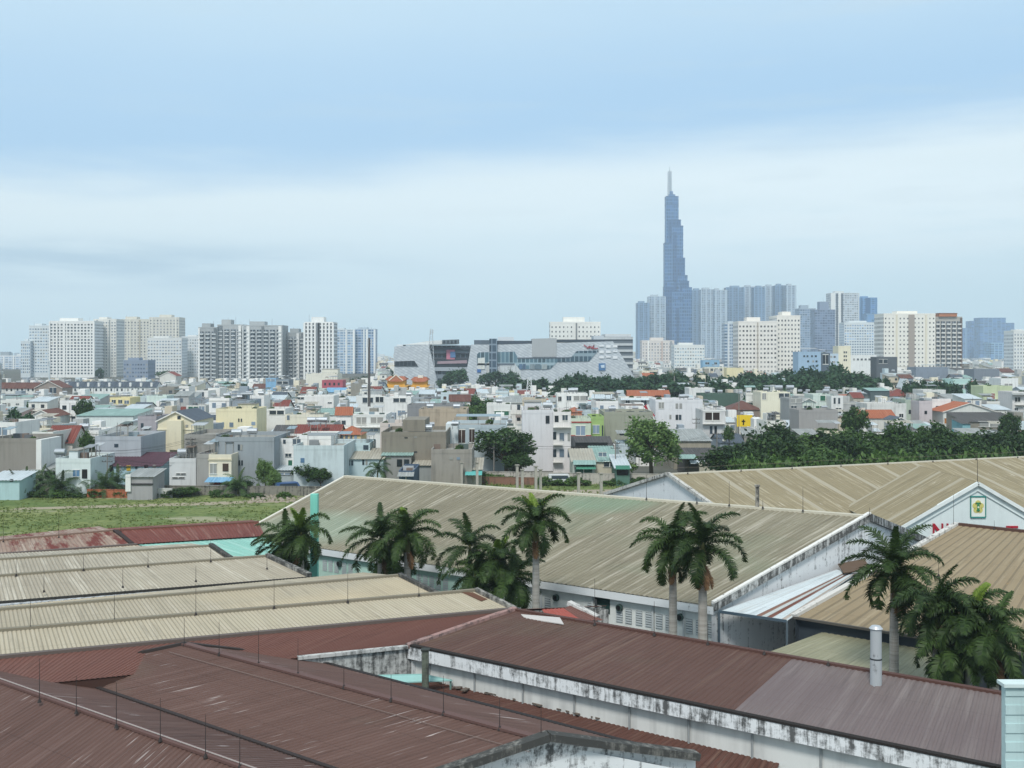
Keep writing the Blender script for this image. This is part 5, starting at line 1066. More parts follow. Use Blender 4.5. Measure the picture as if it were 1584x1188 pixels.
hh('low red tiled house right of the teal roofed timber house', 1377, 1415, 602, 9.6, '#d9d5d0', 616, 'hip', 'r', dep=10)
hh('white little chapel gable before the dark clump of trees', 1398, 1408, 586, 12.0, '#eef0f0', 602, 'gy', 'w', rise=3.4, dep=9)
hh('wide slate blue flank building behind the dark clump of trees', 1417, 1470, 568, 14.2, '#8490a0', 588, dep=18)
hh('grey slate flank building near the right edge behind trees', 1507, 1546, 571, 14, '#7f8894', 590, dep=16)
hh('pinkish brown gabled house at the right edge of the skyline foot', 1571, 1600, 559, 16, '#c9c0ba', 580, 'gx', 'r', dep=12)
hh('long low white house with stepped roof left of the dark clump', 1428, 1463, 603, 9.8, '#e2e6e5', 618, wins=row((1440, 1446, 1452), 610, 3, 5))
hh('light blue office block with rows of dark windows below the skyline', 1235, 1270, 544, 24, '#a3bfd9', 572, wins=row((1244, 1249, 1256, 1262), 551, 3, 3) + row((1250, 1258, 1263), 559, 3, 3) + row((1258, 1263), 566, 3, 3), name='office_block', cat='building', Y=560)
hh('dark glazed stair wing of the light blue office block', 1270, 1284, 546, 24, '#5d6b78', 572, wins=((1277, 556, 8, 14),), name='office_block', cat='building', Y=562)
hh('pale blue white school block between blue office and yellow tower', 1275, 1297, 547, 24, '#c3d6e6', 570, wins=row((1281, 1286, 1291), 552, 3, 3) + row((1283, 1290), 560, 4, 3, 'm'), name='school_block', cat='building', Y=600)
hh('pale yellow tall narrow block beside the dark tree crowns', 1297, 1316, 535, 25, '#ece8d2', 570, wins=row((1306, 1309), 545, 2, 3) + row((1306, 1309), 551, 2, 3) + row((1306, 1309), 557, 2, 3), name='narrow_block', cat='building', Y=640)
hh('white long block right of the pale yellow tall block', 1316, 1356, 549, 23, '#e9edee', 562, wins=row(range(1321, 1355, 6), 556, 3, 3, 'd'), name='long_block', cat='building', Y=720)
hh('dark grey loft building below the cream yellow-stripped apartments', 1356, 1388, 552, 18, '#5f666d', 570, Y=640, wins=((1366, 559, 12, 6),))
hh('old tan colonial block with arched arcade behind the trees', 1208, 1255, 563, 15.5, '#c6b8a0', 580, 'hip', 'b', dep=12, wins=row(range(1213, 1254, 6), 575, 3, 5), rise=2.2)
hh('bright blue roofed low block left of the old white apartments', 1087, 1113, 557, 18, '#8fbbdc', 568, wins=((1094, 562, 6, 3), (1107, 562, 4, 3)), Y=900)
hh('cream school wing with window strips behind the tree belt', 1090, 1124, 568, 12.6, '#e4e3d6', 578, wins=row(range(1094, 1122, 7), 572, 4, 4), Y=800)
hh('pale yellow low building beside the cream school wing', 1124, 1150, 569, 12.4, '#e9e0b8', 582, Y=790)
# mansard terraces and the brown hall at the left
for k in range(9):
    x0 = 96 + k * 16.3
    hh(('first', 'second', 'third', 'fourth', 'fifth', 'sixth', 'seventh', 'eighth', 'ninth')[k] + ' white terrace house with grey mansard, counted rightward from the brown hall', x0, x0 + 15.6, 590.5, 10, '#eaeeee', 608, 'gx', 's', dep=9, wins=row((x0 + 4, x0 + 11), 603, 2.5, 4), rise=2.6, name='terrace_house', group='white mansard terrace houses', ex=(('box', x0 + 6, x0 + 9, 592, 598, .2, 1.5, '#e6e8e8', 'dormer'),))
for k in range(4):
    x0 = -10 + k * 16.6
    hh(('first', 'second', 'third', 'fourth')[k] + ' white terrace house from the left edge, before the hazy far tower', x0, x0 + 16, 592, 10, '#e6eae9', 612, 'gx', 'b', dep=9, wins=row((x0 + 4, x0 + 11), 603, 2.5, 4), rise=2.6, name='terrace_house', group='white mansard terrace houses')
hh('brown roofed temple-like hall behind the pale monopole', 54, 96, 589, 11, '#9a8f88', 612, 'gy', 'b', dep=12, wins=((82, 604, 10, 9),), name='village_hall', cat='hall')
hh('ochre and red gabled house under dark trees near the gridded slab', 247, 272, 575, 14, '#d9d9d5', 595, 'gy', 'r', dep=10)
# ochre pagoda hall -----------------------------------------------------------------------------
def pagoda(label, px0, px1, pt, pb, Y, gable):
    cx = (X(px0, Y) + X(px1, Y)) / 2; w = X(px1, Y) - X(px0, Y); h = Z(pt, Y); t = thing('pagoda_hall', label, 'temple', (cx, Y, 0)); claim(px0, px1, pt, pb, Y, 14); a = w / 2
    m = MB(); m.bx(-a * .9, a * .9, 0, 14, 0, h * .55); m.build('wall', paint('#d9a33a', .2), t); m = MB(); m.bx(-a * .68, a * .68, 2, 12, h * .55, h * .78); m.build('upper_wall', paint('#dfae48', .2), t)
    for z, s, r in ((h * .5, 1.0, h * .12), (h * .74, .78, h * .2)):
        m = MB(); n = 8; pts = [(-a * s * 1.06 + 2 * a * s * 1.06 * k / n) for k in range(n + 1)]
        lift = lambda x: .9 * (abs(x) / (a * s)) ** 4
        for k in range(n):
            x0, x1 = pts[k], pts[k + 1]; m.face([(x0, -1 + (1 - s) * 8, z + lift(x0)), (x1, -1 + (1 - s) * 8, z + lift(x1)), (x1 * .7, 5, z + r), (x0 * .7, 5, z + r)], [(x0, 5), (x1, 5), (x1, 0), (x0, 0)])
            m.face([(x1, 15 - (1 - s) * 8, z + lift(x1)), (x0, 15 - (1 - s) * 8, z + lift(x0)), (x0 * .7, 9, z + r), (x1 * .7, 9, z + r)], [(x1, 5), (x0, 5), (x0, 0), (x1, 0)])
        m.face([(-a * s * .742, 5, z + r), (a * s * .742, 5, z + r), (a * s * .742, 9, z + r), (-a * s * .742, 9, z + r)])
        for sx in (-1, 1): m.face([(sx * a * s * 1.06, -1 + (1 - s) * 8, z + .9), (sx * a * s * 1.06, 15 - (1 - s) * 8, z + .9), (sx * a * s * .742, 9, z + r), (sx * a * s * .742, 5, z + r)][::sx])
        m.build('tiled_roof', TILE_O if z > h * .6 else metal_roof('#d2a75a', '#c2964c', '#e2c486', seed=66.0, trough=.3), t)
    if gable: m = MB(); m.prism([(-a * .5, h * .78), (a * .5, h * .78), (0, h)], 1.5, 2.2); m.build('gable_panel', paint('#b9795a', .2), t); m = MB(); m.beam((-a * .55, 1.4, h * .78), (0, 1.4, h + .1), .3, .5); m.beam((a * .55, 1.4, h * .78), (0, 1.4, h + .1), .3, .5); m.build('ridge_trim', paint('#ece6d6'), t)
    else: m = MB(); m.bx(-a * .2, a * .3, 4, 9, h * .9, h); m.build('roof_lantern', paint('#e9e6da', .2), t)
    for k in range(5): bit('window', t, (-a * .7 + k * a * .35, -.02, h * .25), (1.1, .15, 1.8), BROWNG)
    m = MB(); m.bx(-a * .95, a * .95, -1.4, 0, h * .46, h * .5); m.build('eave_band', paint('#eee6cc'), t)
pagoda('ochre pagoda hall with a curved orange gable', 592, 632, 580, 606, 555, True); pagoda('ochre pagoda hall with a white roof lantern, right of the orange gable', 632, 665, 581, 604, 562, False)
# yellow billboard with a black cross
Yb = 300.0; t = thing('billboard', 'bright yellow board with a black cross standing among the roofs', 'billboard', (X(1152, Yb), Yb, 0)); claim(1140, 1165, 641, 661, Yb, 1); hw = 12 * Yb / F
m = MB(); m.bx(-hw, hw, 0, .3, Z(660, Yb), Z(642, Yb)); m.build('panel', paint('#f0cf2c', .1), t)
m = MB(); cz = Z(653, Yb); cxx = X(1150, Yb) - X(1152, Yb); m.bx(cxx - .16, cxx + .16, -.1, 0, cz - .75, cz + .75); m.bx(cxx - .5, cxx + .5, -.1, 0, cz + .1, cz + .4); m.build('cross', flat('#2a2410'), t)
for sx in (-1, 1): bit('post', t, (sx * hw * .8, .2, Z(660, Yb) / 2), (.2, .18, Z(660, Yb)), flat('#6d6f70'))
# red and white roof edge fragment
Yc = 290.0; t = thing('roof_sign', 'tilted red and white A-shaped roof edge beside the rounded light tree', 'sign', (X(1004, Yc), Yc, 0)); m = MB(); m.beam((X(998, Yc) - X(1004, Yc), 0, Z(627, Yc)), (X(1011, Yc) - X(1004, Yc), 0, Z(645, Yc)), .25, 1.0); m.build('red_board', flat('#b5323a'), t)
m = MB(); m.beam((X(1001, Yc) - X(1004, Yc), -.2, Z(626, Yc)), (X(1014, Yc) - X(1004, Yc), -.2, Z(655, Yc)), .2, .55); m.build('white_board', paint('#eceeee'), t); m = MB(); m.beam((0, .2, 0), (0, .2, Z(636, Yc)), .2, .2); m.build('post', flat('#8a8d8f'), t)
# ---- the rest of the district -------------------------------------------------------------------
R4 = random.Random(42)
WALLC = (('white', '#f2f3f3', 34), ('off-white', '#e4e5e1', 18), ('cream', '#ebe5d2', 9), ('light grey', '#b8bbbc', 12), ('pale blue', '#c8d8e0', 6), ('concrete grey', '#98968f', 9), ('beige', '#cbc2b0', 6), ('mint', '#cbdcd6', 2), ('pink', '#d9c2be', 1.5), ('yellow', '#e8dcae', 1.5), ('grey blue', '#9aa6b2', 4))
ROOFC = (('flat', 'g', 'flat roof', 50), ('mono', 'g', 'grey tin roof', 14), ('mono', 'w', 'pale tin roof', 14), ('gx', 'o', 'orange tiled roof', 2.5), ('gx', 'r', 'red roof', 3), ('gx', 'b', 'brown roof', 5), ('mono', 't', 'green tin roof', 4), ('mono', 'd', 'dark tin roof', 5), ('gx', 's', 'slate roof', 4))
def pick(tab):
    r = R4.uniform(0, sum(x[-1] for x in tab))
    for x in tab:
        r -= x[-1]
        if r <= 0: return x
    return tab[-1]
def blocked(x0, x1, y0, y1, px0, px1, pt, Y):
    for a in FOOT:
        if x0 < a[1] and x1 > a[0] and y0 < a[3] and y1 > a[2]: return True
    for a in HAND:
        if a[4] > Y and px0 < a[1] and px1 > a[0] and pt < a[3] - 1.5: return True
    return False
FILL = []
HAND += [(800, 1140, 580, 612, 470), (1140, 1320, 568, 606, 470), (1330, 1380, 580, 600, 515), (685, 800, 570, 598, 645), (704, 762, 610, 640, 325), (104, 240, 598, 612, 540), (1405, 1480, 588, 606, 435), (1515, 1555, 592, 612, 425), (335, 392, 590, 601, 635)]
def ground_ok(X0, Y0):
    px = CX + X0 / Y0 * F
    if Y0 < 186 + 0.0 * px: return False
    if px > 560 and px < 1090 and Y0 < 203: return False
    if px >= 1090 and Y0 < 262: return False
    return True
yy = 190.0
while yy < 1950:
    dep = R4.uniform(7.5, 11.5) if yy < 700 else R4.uniform(11, 18)
    lim = 0.5 * yy + 10; xx = -lim - R4.uniform(0, 8)
    while xx < lim:
        w = R4.uniform(3.6, 6.8) if yy < 600 else R4.uniform(5, 11)
        if R4.random() < (.07 if yy < 450 else .12): xx += w * .8; continue
        Yh = yy + R4.uniform(-2.5, 2.5)
        for h in (R4.choice((4.2, 7.2, 7.6, 10.2, 10.8, 13.6) if yy < 900 else (7, 10, 12, 13, 14, 16)), 7.2, 4.2, 3.4):
            h += R4.uniform(-.4, .6); px0, px1 = CX + xx / Yh * F, CX + (xx + w) / Yh * F; pt = HY + (H - h) / Yh * F
            if 760 < yy < 1050 and pt < 571: continue
            if 560 < px0 < 1090 and Yh < 216 and h > 4.4: continue
            if ground_ok(xx + w / 2, Yh) and not blocked(xx, xx + w, Yh, Yh + dep, px0, px1, pt, Yh): FILL.append((xx + w / 2, Yh, w, dep, h, px0, px1, pt)); break
        xx += w + (R4.uniform(0, .6) if R4.random() < .8 else R4.uniform(2, 5))
    yy += dep + R4.uniform(1.0, 4.5)
# what of each filler can be seen over the nearer houses decides which stand as objects
seen = []; sky_ = [9999.0] * 1700
for a in HAND: pass
order = sorted(FILL + [((X(a[0], a[4]) + X(a[1], a[4])) / 2, a[4], 0, 0, 0, a[0], a[1], a[2]) for a in HAND], key=lambda q: q[1])
for q in order:
    i0, i1 = int(max(0, q[5])), int(min(1583, q[6])); vis = 0.0
    for i in range(i0, i1 + 1):
        hgt = min(sky_[i], HY + H / q[1] * F) - q[7]
        if hgt > 0: vis += hgt; sky_[i] = min(sky_[i], q[7])
    if q[2] and vis > 9: seen.append((vis, q))
seen.sort(key=lambda a: -a[0]); NB = 300 - len(CITY)
solo = sorted([a[1] for a in seen[:NB]], key=lambda q: q[1]); ids = {id(q) for q in solo}
def mids(q): return (q[5] + q[6]) / 2, q[7]
def near_landmark(px, py):
    best = None
    for c in CITY:
        cx, cy = (c[1] + c[2]) / 2, c[3]; d = abs(cx - px) + 1.6 * abs(cy - py)
        if best is None or d < best[0]: best = (d, cx, cy, c)
    return best
SHORT = {}
def short(lbl):
    """leading noun phrase of a neighbour's label"""
    w = lbl.split(); out = []
    for k, x in enumerate(w):
        if ((x == 'with' and k > 1) or (k > 2 and x in ( 'in', 'at', 'left', 'right', 'behind', 'beside', 'before', 'under', 'cut', 'above', 'below', 'near', 'of', 'rising', 'hung', 'peeping', 'standing', 'facing', 'between', 'touching', 'joined', 'ending', 'counted', 'and', 'over', 'from'))): break
        out.append(x)
    return ' '.join(out[:5])
plan = []
for q in solo:
    cn, cc, _ = pick(WALLC); rk, rc, rn, _ = pick(ROOFC)
    px, py = mids(q); _, cx, cy, c = near_landmark(px, py)
    rel = 'left of' if px < cx - 12 else 'right of' if px > cx + 12 else 'behind' if py < cy else 'below'
    fl = 'low' if q[4] < 5.6 else 'two-storey' if q[4] < 8.6 else 'three-storey' if q[4] < 12 else 'tall'
    plan.append([q, cc, rk, rc, f'{fl} {cn} house with {rn}', f'{rel} the {short(c[5])}'])
cnt = {}
for p_ in plan: cnt.setdefault(p_[4] + ', ' + p_[5], []).append(p_)
NEARW = ('frontmost', 'second', 'third', 'fourth', 'fifth', 'sixth', 'seventh', 'eighth')
for k_, g_ in cnt.items():
    g_.sort(key=lambda p_: p_[0][1])
    for i, p_ in enumerate(g_): p_.append(k_ if len(g_) == 1 else f'{NEARW[min(i, 7)]} {k_}')
for q, cc, rk, rc, a_, b_, lbl in plan:
    x, Yh, w, dep, h = q[:5]; t = thing('town_house', lbl, 'house', (x, Yh, 0), R4.uniform(-.12, .12), 'houses filling the district'); wl = paint(cc, .35)
    w *= .97; zr = roofs(t, w, dep, h, rk, RM[rc], wl); fh = 3.3; n = max(1, int(h / fh)); nw = max(1, int(w / 2.3)); gl = R4.choice((DARK, DARK, BROWNG, UB_MID))
    top = h - 1.1 if rk == 'flat' else h - (1.7 if rk == 'mono' else 2.9)
    blank = R4.random() < .25
    clutter(t, w, dep, zr, rk == 'flat', h)
    for f in range(n):
        z = top - .9 - f * fh
        if z < 1 or blank: continue
        for k in range(nw):
            if R4.random() < .12: continue
            bit('window', t, (-w / 2 + (k + .5) * w / nw, -.02, z), (R4.uniform(.9, 1.3), .12, R4.uniform(1.2, 1.7)), gl)
    if rk == 'flat':
        if R4.random() < .6: tank(t, R4.uniform(-w / 3, w / 3), dep * R4.uniform(.15, .5), zr, R4.uniform(.8, 1.15))
        if R4.random() < .5: m = MB(); a = R4.uniform(-w / 2 + .3, 0); m.bx(a, a + w * .45, dep * .4, dep * .75, zr - .1, zr + 2.3); m.build('stair_house', wl, t)
        if R4.random() < .25: m = MB(); m.corr((-w / 2, dep * .9, zr + 2.9), (w / 2, dep * .9, zr + 2.9), (w / 2, dep * .45, zr + 2.4), (-w / 2, dep * .45, zr + 2.4), .5, .05); m.build('terrace_roof', R4.choice((MET_G, MET_W, MET_T, MET_B)), t); [bit('terrace_post', t, (s * w * .46, dep * .5, zr + 1.2), (.1, .1, 2.5), CONC) for s in (-1, 1)]
    if R4.random() < .5:
        for f in range(n): z = top + .35 - f * fh; m = MB(); m.bx(-w / 2 - .08, w / 2 + .08, -.1, 0, z - .1, z + .1); m.build('string_course', paint('#d5d5d0', .4), t)
    if blank and R4.random() < .6: m = MB(); x = R4.uniform(-w / 3, w / 3); m.bx(x - .5, x + .5, -.06, 0, top - 2, top - 1.2); m.build('vent_block', flat('#6f7071'), t)
    if R4.random() < .3: m = MB(); z = 2.7; m.corr((-w / 2, 0, z), (w / 2, 0, z), (w / 2, -1.6, z - .5), (-w / 2, -1.6, z - .5), .5, .03); m.build('awning', R4.choice((MET_G, MET_W, MET_T, MET_D, MET_B)), t)
    if n > 1 and R4.random() < .5 and not blank: z = top - 2.1; m = MB(); m.bx(-w / 2, w / 2, -1.0, 0, z - .12, z); m.bx(-w / 2, w / 2, -1.0, -.94, z + .3, z + .85); m.build('balcony', wl, t)
# remaining roofs of the far district, beyond count
fm = [paint(c[1], .3) for c in WALLC]; rmats = [TILE_O, TILE_R, TILE_B, MET_G, MET_W, MET_T, MET_D, SLATE, CONC]; allm = fm + rmats + [UB_DARK, STEEL]
m = MB(); GI, SI = len(allm) - 2, len(allm) - 1
for q in FILL:
    if id(q) in ids: continue
    x, Yh, w, dep, h = q[:5]; c = WALLC.index(pick(WALLC)); y1 = Yh + dep; x0, x1 = x - w / 2, x + w / 2; yaw = 0
    r = R4.random(); rf = len(fm) + (8 if r < .5 else R4.choice((0, 1, 2, 3, 3, 4, 4, 4, 5, 6, 7)))
    if r < .5:
        m.bx(x0, x1, Yh, y1, 0, h, c); m.face([(x0 + .2, Yh + .2, h + .02), (x1 - .2, Yh + .2, h + .02), (x1 - .2, y1 - .2, h + .02), (x0 + .2, y1 - .2, h + .02)], m=rf)
        if R4.random() < .6: a = R4.uniform(x0, x1 - 2.5); m.bx(a, a + w * .4, Yh + dep * .3, Yh + dep * .7, h, h + 2.4, c)
        if R4.random() < .5: a = R4.uniform(x0, x1 - 1); m.tube((a, Yh + 1.5, h + 1.3), (a + 1.6, Yh + 1.5, h + 1.3), .5, .5, 6, m=SI)
    else:
        e = h - 1.6; m.bx(x0, x1, Yh, y1, 0, e, c); ym = (Yh + y1) / 2
        m.face([(x0, Yh - .3, e), (x1, Yh - .3, e), (x1, ym, h), (x0, ym, h)], [(0, 4), (w, 4), (w, 0), (0, 0)], rf); m.face([(x1, y1, e), (x0, y1, e), (x0, ym, h), (x1, ym, h)], [(0, 4), (w, 4), (w, 0), (0, 0)], rf)
        m.face([(x0, y1, e), (x0, Yh, e), (x0, ym, h)], m=c); m.face([(x1, Yh, e), (x1, y1, e), (x1, ym, h)], m=c)
    nw = max(1, int(w / 2.6))
    for f in range(max(1, int(h / 3.3))):
        z = h - 2.6 - f * 3.3
        if z < 1 or R4.random() < .2: continue
        for k in range(nw):
            if R4.random() < .3: continue
            a = x0 + (k + .5) * w / nw; m.face([(a - .6, Yh - .04, z - .7), (a + .6, Yh - .04, z - .7), (a + .6, Yh - .04, z + .7), (a - .6, Yh - .04, z + .7)], m=GI)
for k in range(1500):
    y = 1900 + 3600 * R4.random() ** 1.3; x = R4.uniform(-.52, .52) * y; w_ = R4.uniform(8, 26); hh_ = R4.choice((7, 9, 10, 12, 13, 16, 18, 24, 30)) if y > 2700 else R4.choice((8, 10, 12, 15))
    m.bx(x, x + w_, y, y + 14, 0, hh_, R4.choice((0, 0, 0, 1, 2, 3, 3, 4, 10)))
    for f in range(int(hh_ / 3.5)): m.face([(x + .8, y - .1, f * 3.5 + 1), (x + w_ - .8, y - .1, f * 3.5 + 1), (x + w_ - .8, y - .1, f * 3.5 + 2.3), (x + .8, y - .1, f * 3.5 + 2.3)], m=GI)
o = m.build('distant_houses', allm); o['kind'] = 'stuff'; tag(o, 'countless small far houses packed together across the plain', 'houses')
print('HOUSES', len(CITY), len(plan), len(FILL))
# ---- trees and palms --------------------------------------------------------------
LEAF_D = leafmat('#15291a', '#46632c'); LEAF_M = leafmat('#223d1e', '#5f7d3c'); LEAF_L = leafmat('#3d5a30', '#7f9a58'); LEAF_F = leafmat('#1c3a28', '#44653f')
PALM_D = leafmat('#172912', '#475e2d', .15); PALM_L = leafmat('#4d6a24', '#8aa044', .3); PALM_B = leafmat('#5a3f2c', '#8f7250', .2); COCO = leafmat('#1f3a20', '#5f7a48', .2)
BARK = bark('#b9b4aa'); BARKD = bark('#5d5348')
def crown_mesh(seed, ncl, per, leaf, rx=1.0, rz=0.85, zc=1.45, crad=.32, gap=.0, mat=None):
    r = random.Random(seed); b = MB(); cs = []
    while len(cs) < ncl:
        v = Vector((r.gauss(0, 1), r.gauss(0, 1), r.gauss(0, 1)))
        if v.length < .1: continue
        v.normalize(); k = r.uniform(.25, 1) ** .5
        if v.z < -.55 and r.random() < .7: continue
        bump = .78 + .34 * noise.noise(v * 1.7 + Vector((seed, 0, 0)))
        cs.append(Vector((v.x * rx * k * bump, v.y * rx * k * bump, zc + v.z * rz * k * bump)))
    for c in cs:
        cr = crad * r.uniform(.6, 1.25)
        for _ in range(int(per * r.uniform(.6, 1.3))):
            d = Vector((r.gauss(0, 1), r.gauss(0, 1), r.gauss(0, .8))).normalized() * cr * r.uniform(.3, 1)
            p = c + d; nrm = (d.normalized() * .7 + Vector((r.gauss(0, .6), r.gauss(0, .6), r.gauss(.35, .5)))).normalized()
            e = nrm.orthogonal().normalized(); e.rotate(Matrix.Rotation(r.uniform(0, 6.28), 3, nrm)); g_ = nrm.cross(e); s = leaf * r.uniform(.6, 1.3)
            b.face([p - e * s, p + g_ * s * .55, p + e * s, p - g_ * s * .55])
    t = MB(); t.tube((0, 0, 0), (.02, .01, .55), .07, .055, 7, cap=False); t.tube((.02, .01, .55), (0, .03, zc), .055, .025, 6, cap=False)
    for c in cs[:9]: t.tube((.02, .01, r.uniform(.5, .9)), c, .03, .008, 5, cap=False)
    o1 = b.build('crown', mat); o2 = t.build('trunk', BARKD); d = (o1.data, o2.data); bpy.data.objects.remove(o1); bpy.data.objects.remove(o2); return d
VAR = {'d': [crown_mesh(s, 46, 62, .085, mat=LEAF_D) for s in (1, 2, 3)], 'm': [crown_mesh(s, 44, 60, .085, mat=LEAF_M) for s in (4, 5)], 'l': [crown_mesh(6, 95, 70, .055, rz=1.12, zc=1.25, crad=.24, mat=LEAF_L)],
       'f': [crown_mesh(s, 30, 34, .13, mat=LEAF_F) for s in (7, 8, 9)], 'b': [crown_mesh(s, 26, 50, .1, rz=.62, zc=.62, mat=LEAF_M) for s in (10, 11)], 'c': [crown_mesh(s, 34, 40, .09, rx=.62, rz=1.25, zc=1.5, crad=.24, mat=LEAF_D) for s in (12, 13)]}
TOPZ = {k: max(v.co.z for v in VAR[k][0][0].vertices) for k in VAR}
R5 = random.Random(77); TREES = []
def tree(label, px, pt, Y, wpx, kind='d', group=None, cat='tree', name='broadleaf_tree', zb=0.0):
    vs = VAR[kind]; me = vs[R5.randrange(len(vs))]; t = thing(name, label, cat, (X(px, Y), Y, zb), R5.uniform(0, 6.28), group)
    a = link('crown', me[0], t); c = link('trunk', me[1], t); s = (wpx * Y / F) / (1.7 if kind != 'c' else 1.1); sz = (Z(pt, Y) - zb) / TOPZ[kind]
    for o in (a, c): o.scale = (s, s, sz)
    TREES.append((px, pt)); return t
for i in range(13):
    tree('dark green tree in the dense row behind the golden tan warehouse roof', 1122 + i * 38 + R5.uniform(-6, 6), (678 if i > 1 else 694) + R5.uniform(-8, 8), 188 + R5.uniform(-6, 6), R5.uniform(56, 84), R5.choice('dmd'), 'trees of the dense row behind the tan roof')
    if i: tree('dark green tree in the dense row behind the golden tan warehouse roof', 1134 + i * 36 + R5.uniform(-6, 6), (660 if i > 1 else 674) + R5.uniform(-7, 9), 212 + R5.uniform(-6, 6), R5.uniform(60, 84), R5.choice('dmd'), 'trees of the dense row behind the tan roof')
for i in range(9): tree('low leafy shrub under the dense tree row', 1150 + i * 50 + R5.uniform(-8, 8), 700 - i * 1.5, 176, R5.uniform(60, 80), 'b', 'shrubs under the dense row', 'shrub', 'shrub')
tree('rounded airy light green tree standing before the warehouse gable', 1008, 640, 205, 92, 'l')
tree('large dark tree covering the foot of the tall white lavender house', 783, 660, 208, 86, 'd')
tree('small dark tree under the large dark tree by the pillars', 803, 700, 203, 46, 'd')
for i, (px, pt, w_) in enumerate(((712, 612, 34), (737, 609, 40), (757, 614, 34), (745, 622, 44), (725, 622, 40))): tree('leafy tree in the clump behind the sandy concrete wall', px, pt, 335 - i * 4, w_, 'm', 'clump behind the sandy wall')
for px, pt, w_ in ((697, 571, 26), (712, 568, 30), (686, 584, 24), (750, 578, 22), (766, 574, 32), (781, 578, 30), (793, 571, 20)): tree('dark tree standing right in front of the silver mall', px, pt, 650 + R5.uniform(-8, 8), w_, 'f', 'trees in front of the mall')
i = 0; px = 800
while px < 1335:
    top = 584 if px < 860 else 578 if px < 1010 else 577 if px < 1140 else 573 if px < 1210 else 566 if px < 1300 else 576
    tree('tree of the long dark belt stretching below the skyline', px, top + R5.uniform(-5, 5), 500 + R5.uniform(-15, 15), R5.uniform(34, 50), 'f', 'trees of the long dark belt')
    if px > 840: tree('tree of the long dark belt stretching below the skyline', px + 9, top + 13 + R5.uniform(-5, 4), 455 + R5.uniform(-12, 12), R5.uniform(34, 50), 'f', 'trees of the long dark belt')
    px += 19
for k in range(12): tree('dark tree of the line hiding the foot of the white terraces', 104 + k * 11.5 + R5.uniform(-3, 3), 597 + R5.uniform(-5, 5), 545 + R5.uniform(-10, 10), R5.uniform(14, 24), 'c' if k % 3 else 'f', 'trees below the white terraces')
for a in ((36, 597, 560, 26, 'f', 'bushy tree between the terraces and the far left low house'), (22, 632, 280, 34, 'f', 'dark tree left of the white brown-edged gable house'), (40, 636, 276, 30, 'f', 'second dark tree nearest the white brown-edged gable house'), (135, 662, 215, 26, 'm', 'round small tree above the pale blue windowless wall'), (166, 666, 212, 18, 'm', 'little tree peeping over the pale blue windowless wall'),
          (476, 716, 190, 42, 'd', 'round dark tree behind the long warehouse left gable'), (496, 724, 188, 30, 'd', 'smaller dark tree right of the round dark one by the gable'), (411, 707, 186, 32, 'l', 'feathery pale green tree at the edge of the field'), (424, 726, 184, 26, 'l', 'low feathery pale tree right of the taller feathery one'), (372, 742, 182, 40, 'd', 'dense dark bush tree left of the feathery pale tree'), (290, 752, 180, 36, 'm', 'leafy bush before the weathered grey side-wall house'), (272, 756, 179, 40, 'd', 'dark bush at the far edge of the field'),
          (348, 590, 640, 24, 'f', 'first dark tree below the grey balcony towers'), (365, 591, 640, 24, 'f', 'second dark tree below the grey balcony towers'), (381, 593, 640, 20, 'f', 'third dark tree below the grey balcony towers'), (420, 604, 500, 26, 'f', 'spreading tree in front of the sky blue tiled building'), (664, 604, 500, 30, 'f', 'tree right below the ochre pagoda roof lantern'), (614, 600, 540, 20, 'f', 'small tree before the ochre pagoda gable'), (548, 583, 640, 28, 'f', 'first tree behind the phone mast'), (566, 580, 640, 26, 'f', 'second tree behind the phone mast'), (588, 577, 660, 24, 'f', 'tree left of the ochre pagoda gable'), (600, 566, 760, 18, 'f', 'far tree beside the left end of the silver mall'),
          (1322, 628, 262, 40, 'd', 'round dark tree left of the small orange roofed house'), (1100, 688, 232, 34, 'd', 'dark tree right of the corrugated grey barn'), (1066, 694, 225, 26, 'm', 'small tree in front of the corrugated grey barn'), (1128, 655, 262, 18, 'm', 'slim tree beside the planted balcony house'), (1164, 606, 380, 32, 'f', 'tree above the dark brown hipped roof'), (920, 720, 206, 46, 'd', 'dark tree between the awning shop and the kiosk'), (1561, 637, 260, 30, 'd', 'tree behind the dark grey sagging roofs'), (1535, 592, 430, 44, 'f', 'broad tree below the grey slate flank building'), (1505, 588, 440, 26, 'f', 'tree right of the mint green cube house'), (1578, 600, 420, 30, 'f', 'tree at the right edge behind the balconied house'), (155, 568, 900, 16, 'f', 'dark tree at the foot of the largest white tower'), (255, 572, 800, 26, 'f', 'dark tree beside the ochre and red gabled house')):
    tree(a[5], a[0], a[1], a[2], a[3], a[4])
for k in range(7): tree('dark tree of the clump below the slate blue flank building', 1405 + k * 12, 588 + R5.uniform(-4, 5), 440 + R5.uniform(-8, 8), R5.uniform(20, 30), 'f', 'clump below the slate blue building')
for k in range(4): tree('dark tree left of the white little chapel', 1332 + k * 13, 581 + R5.uniform(-4, 4), 520, R5.uniform(18, 28), 'f', 'clump left of the chapel')
for k, px in enumerate((640, 650, 664, 676, 688, 700, 712, 724, 736, 748, 760, 772, 790)): tree('leafy creeper shrub along the yard wall behind the long warehouse ridge', px, 732 + R5.uniform(-4, 4), 198, R5.uniform(24, 34), 'b', 'shrubs along the yard wall', 'shrub', 'shrub')
for k, px in enumerate((842, 852, 862, 874, 888, 903, 940, 955, 968, 980, 992, 1005, 1020)): tree('roadside shrub among the concrete posts', px, 741 + R5.uniform(-5, 5), 195, R5.uniform(20, 32), 'b', 'roadside shrubs', 'shrub', 'shrub')
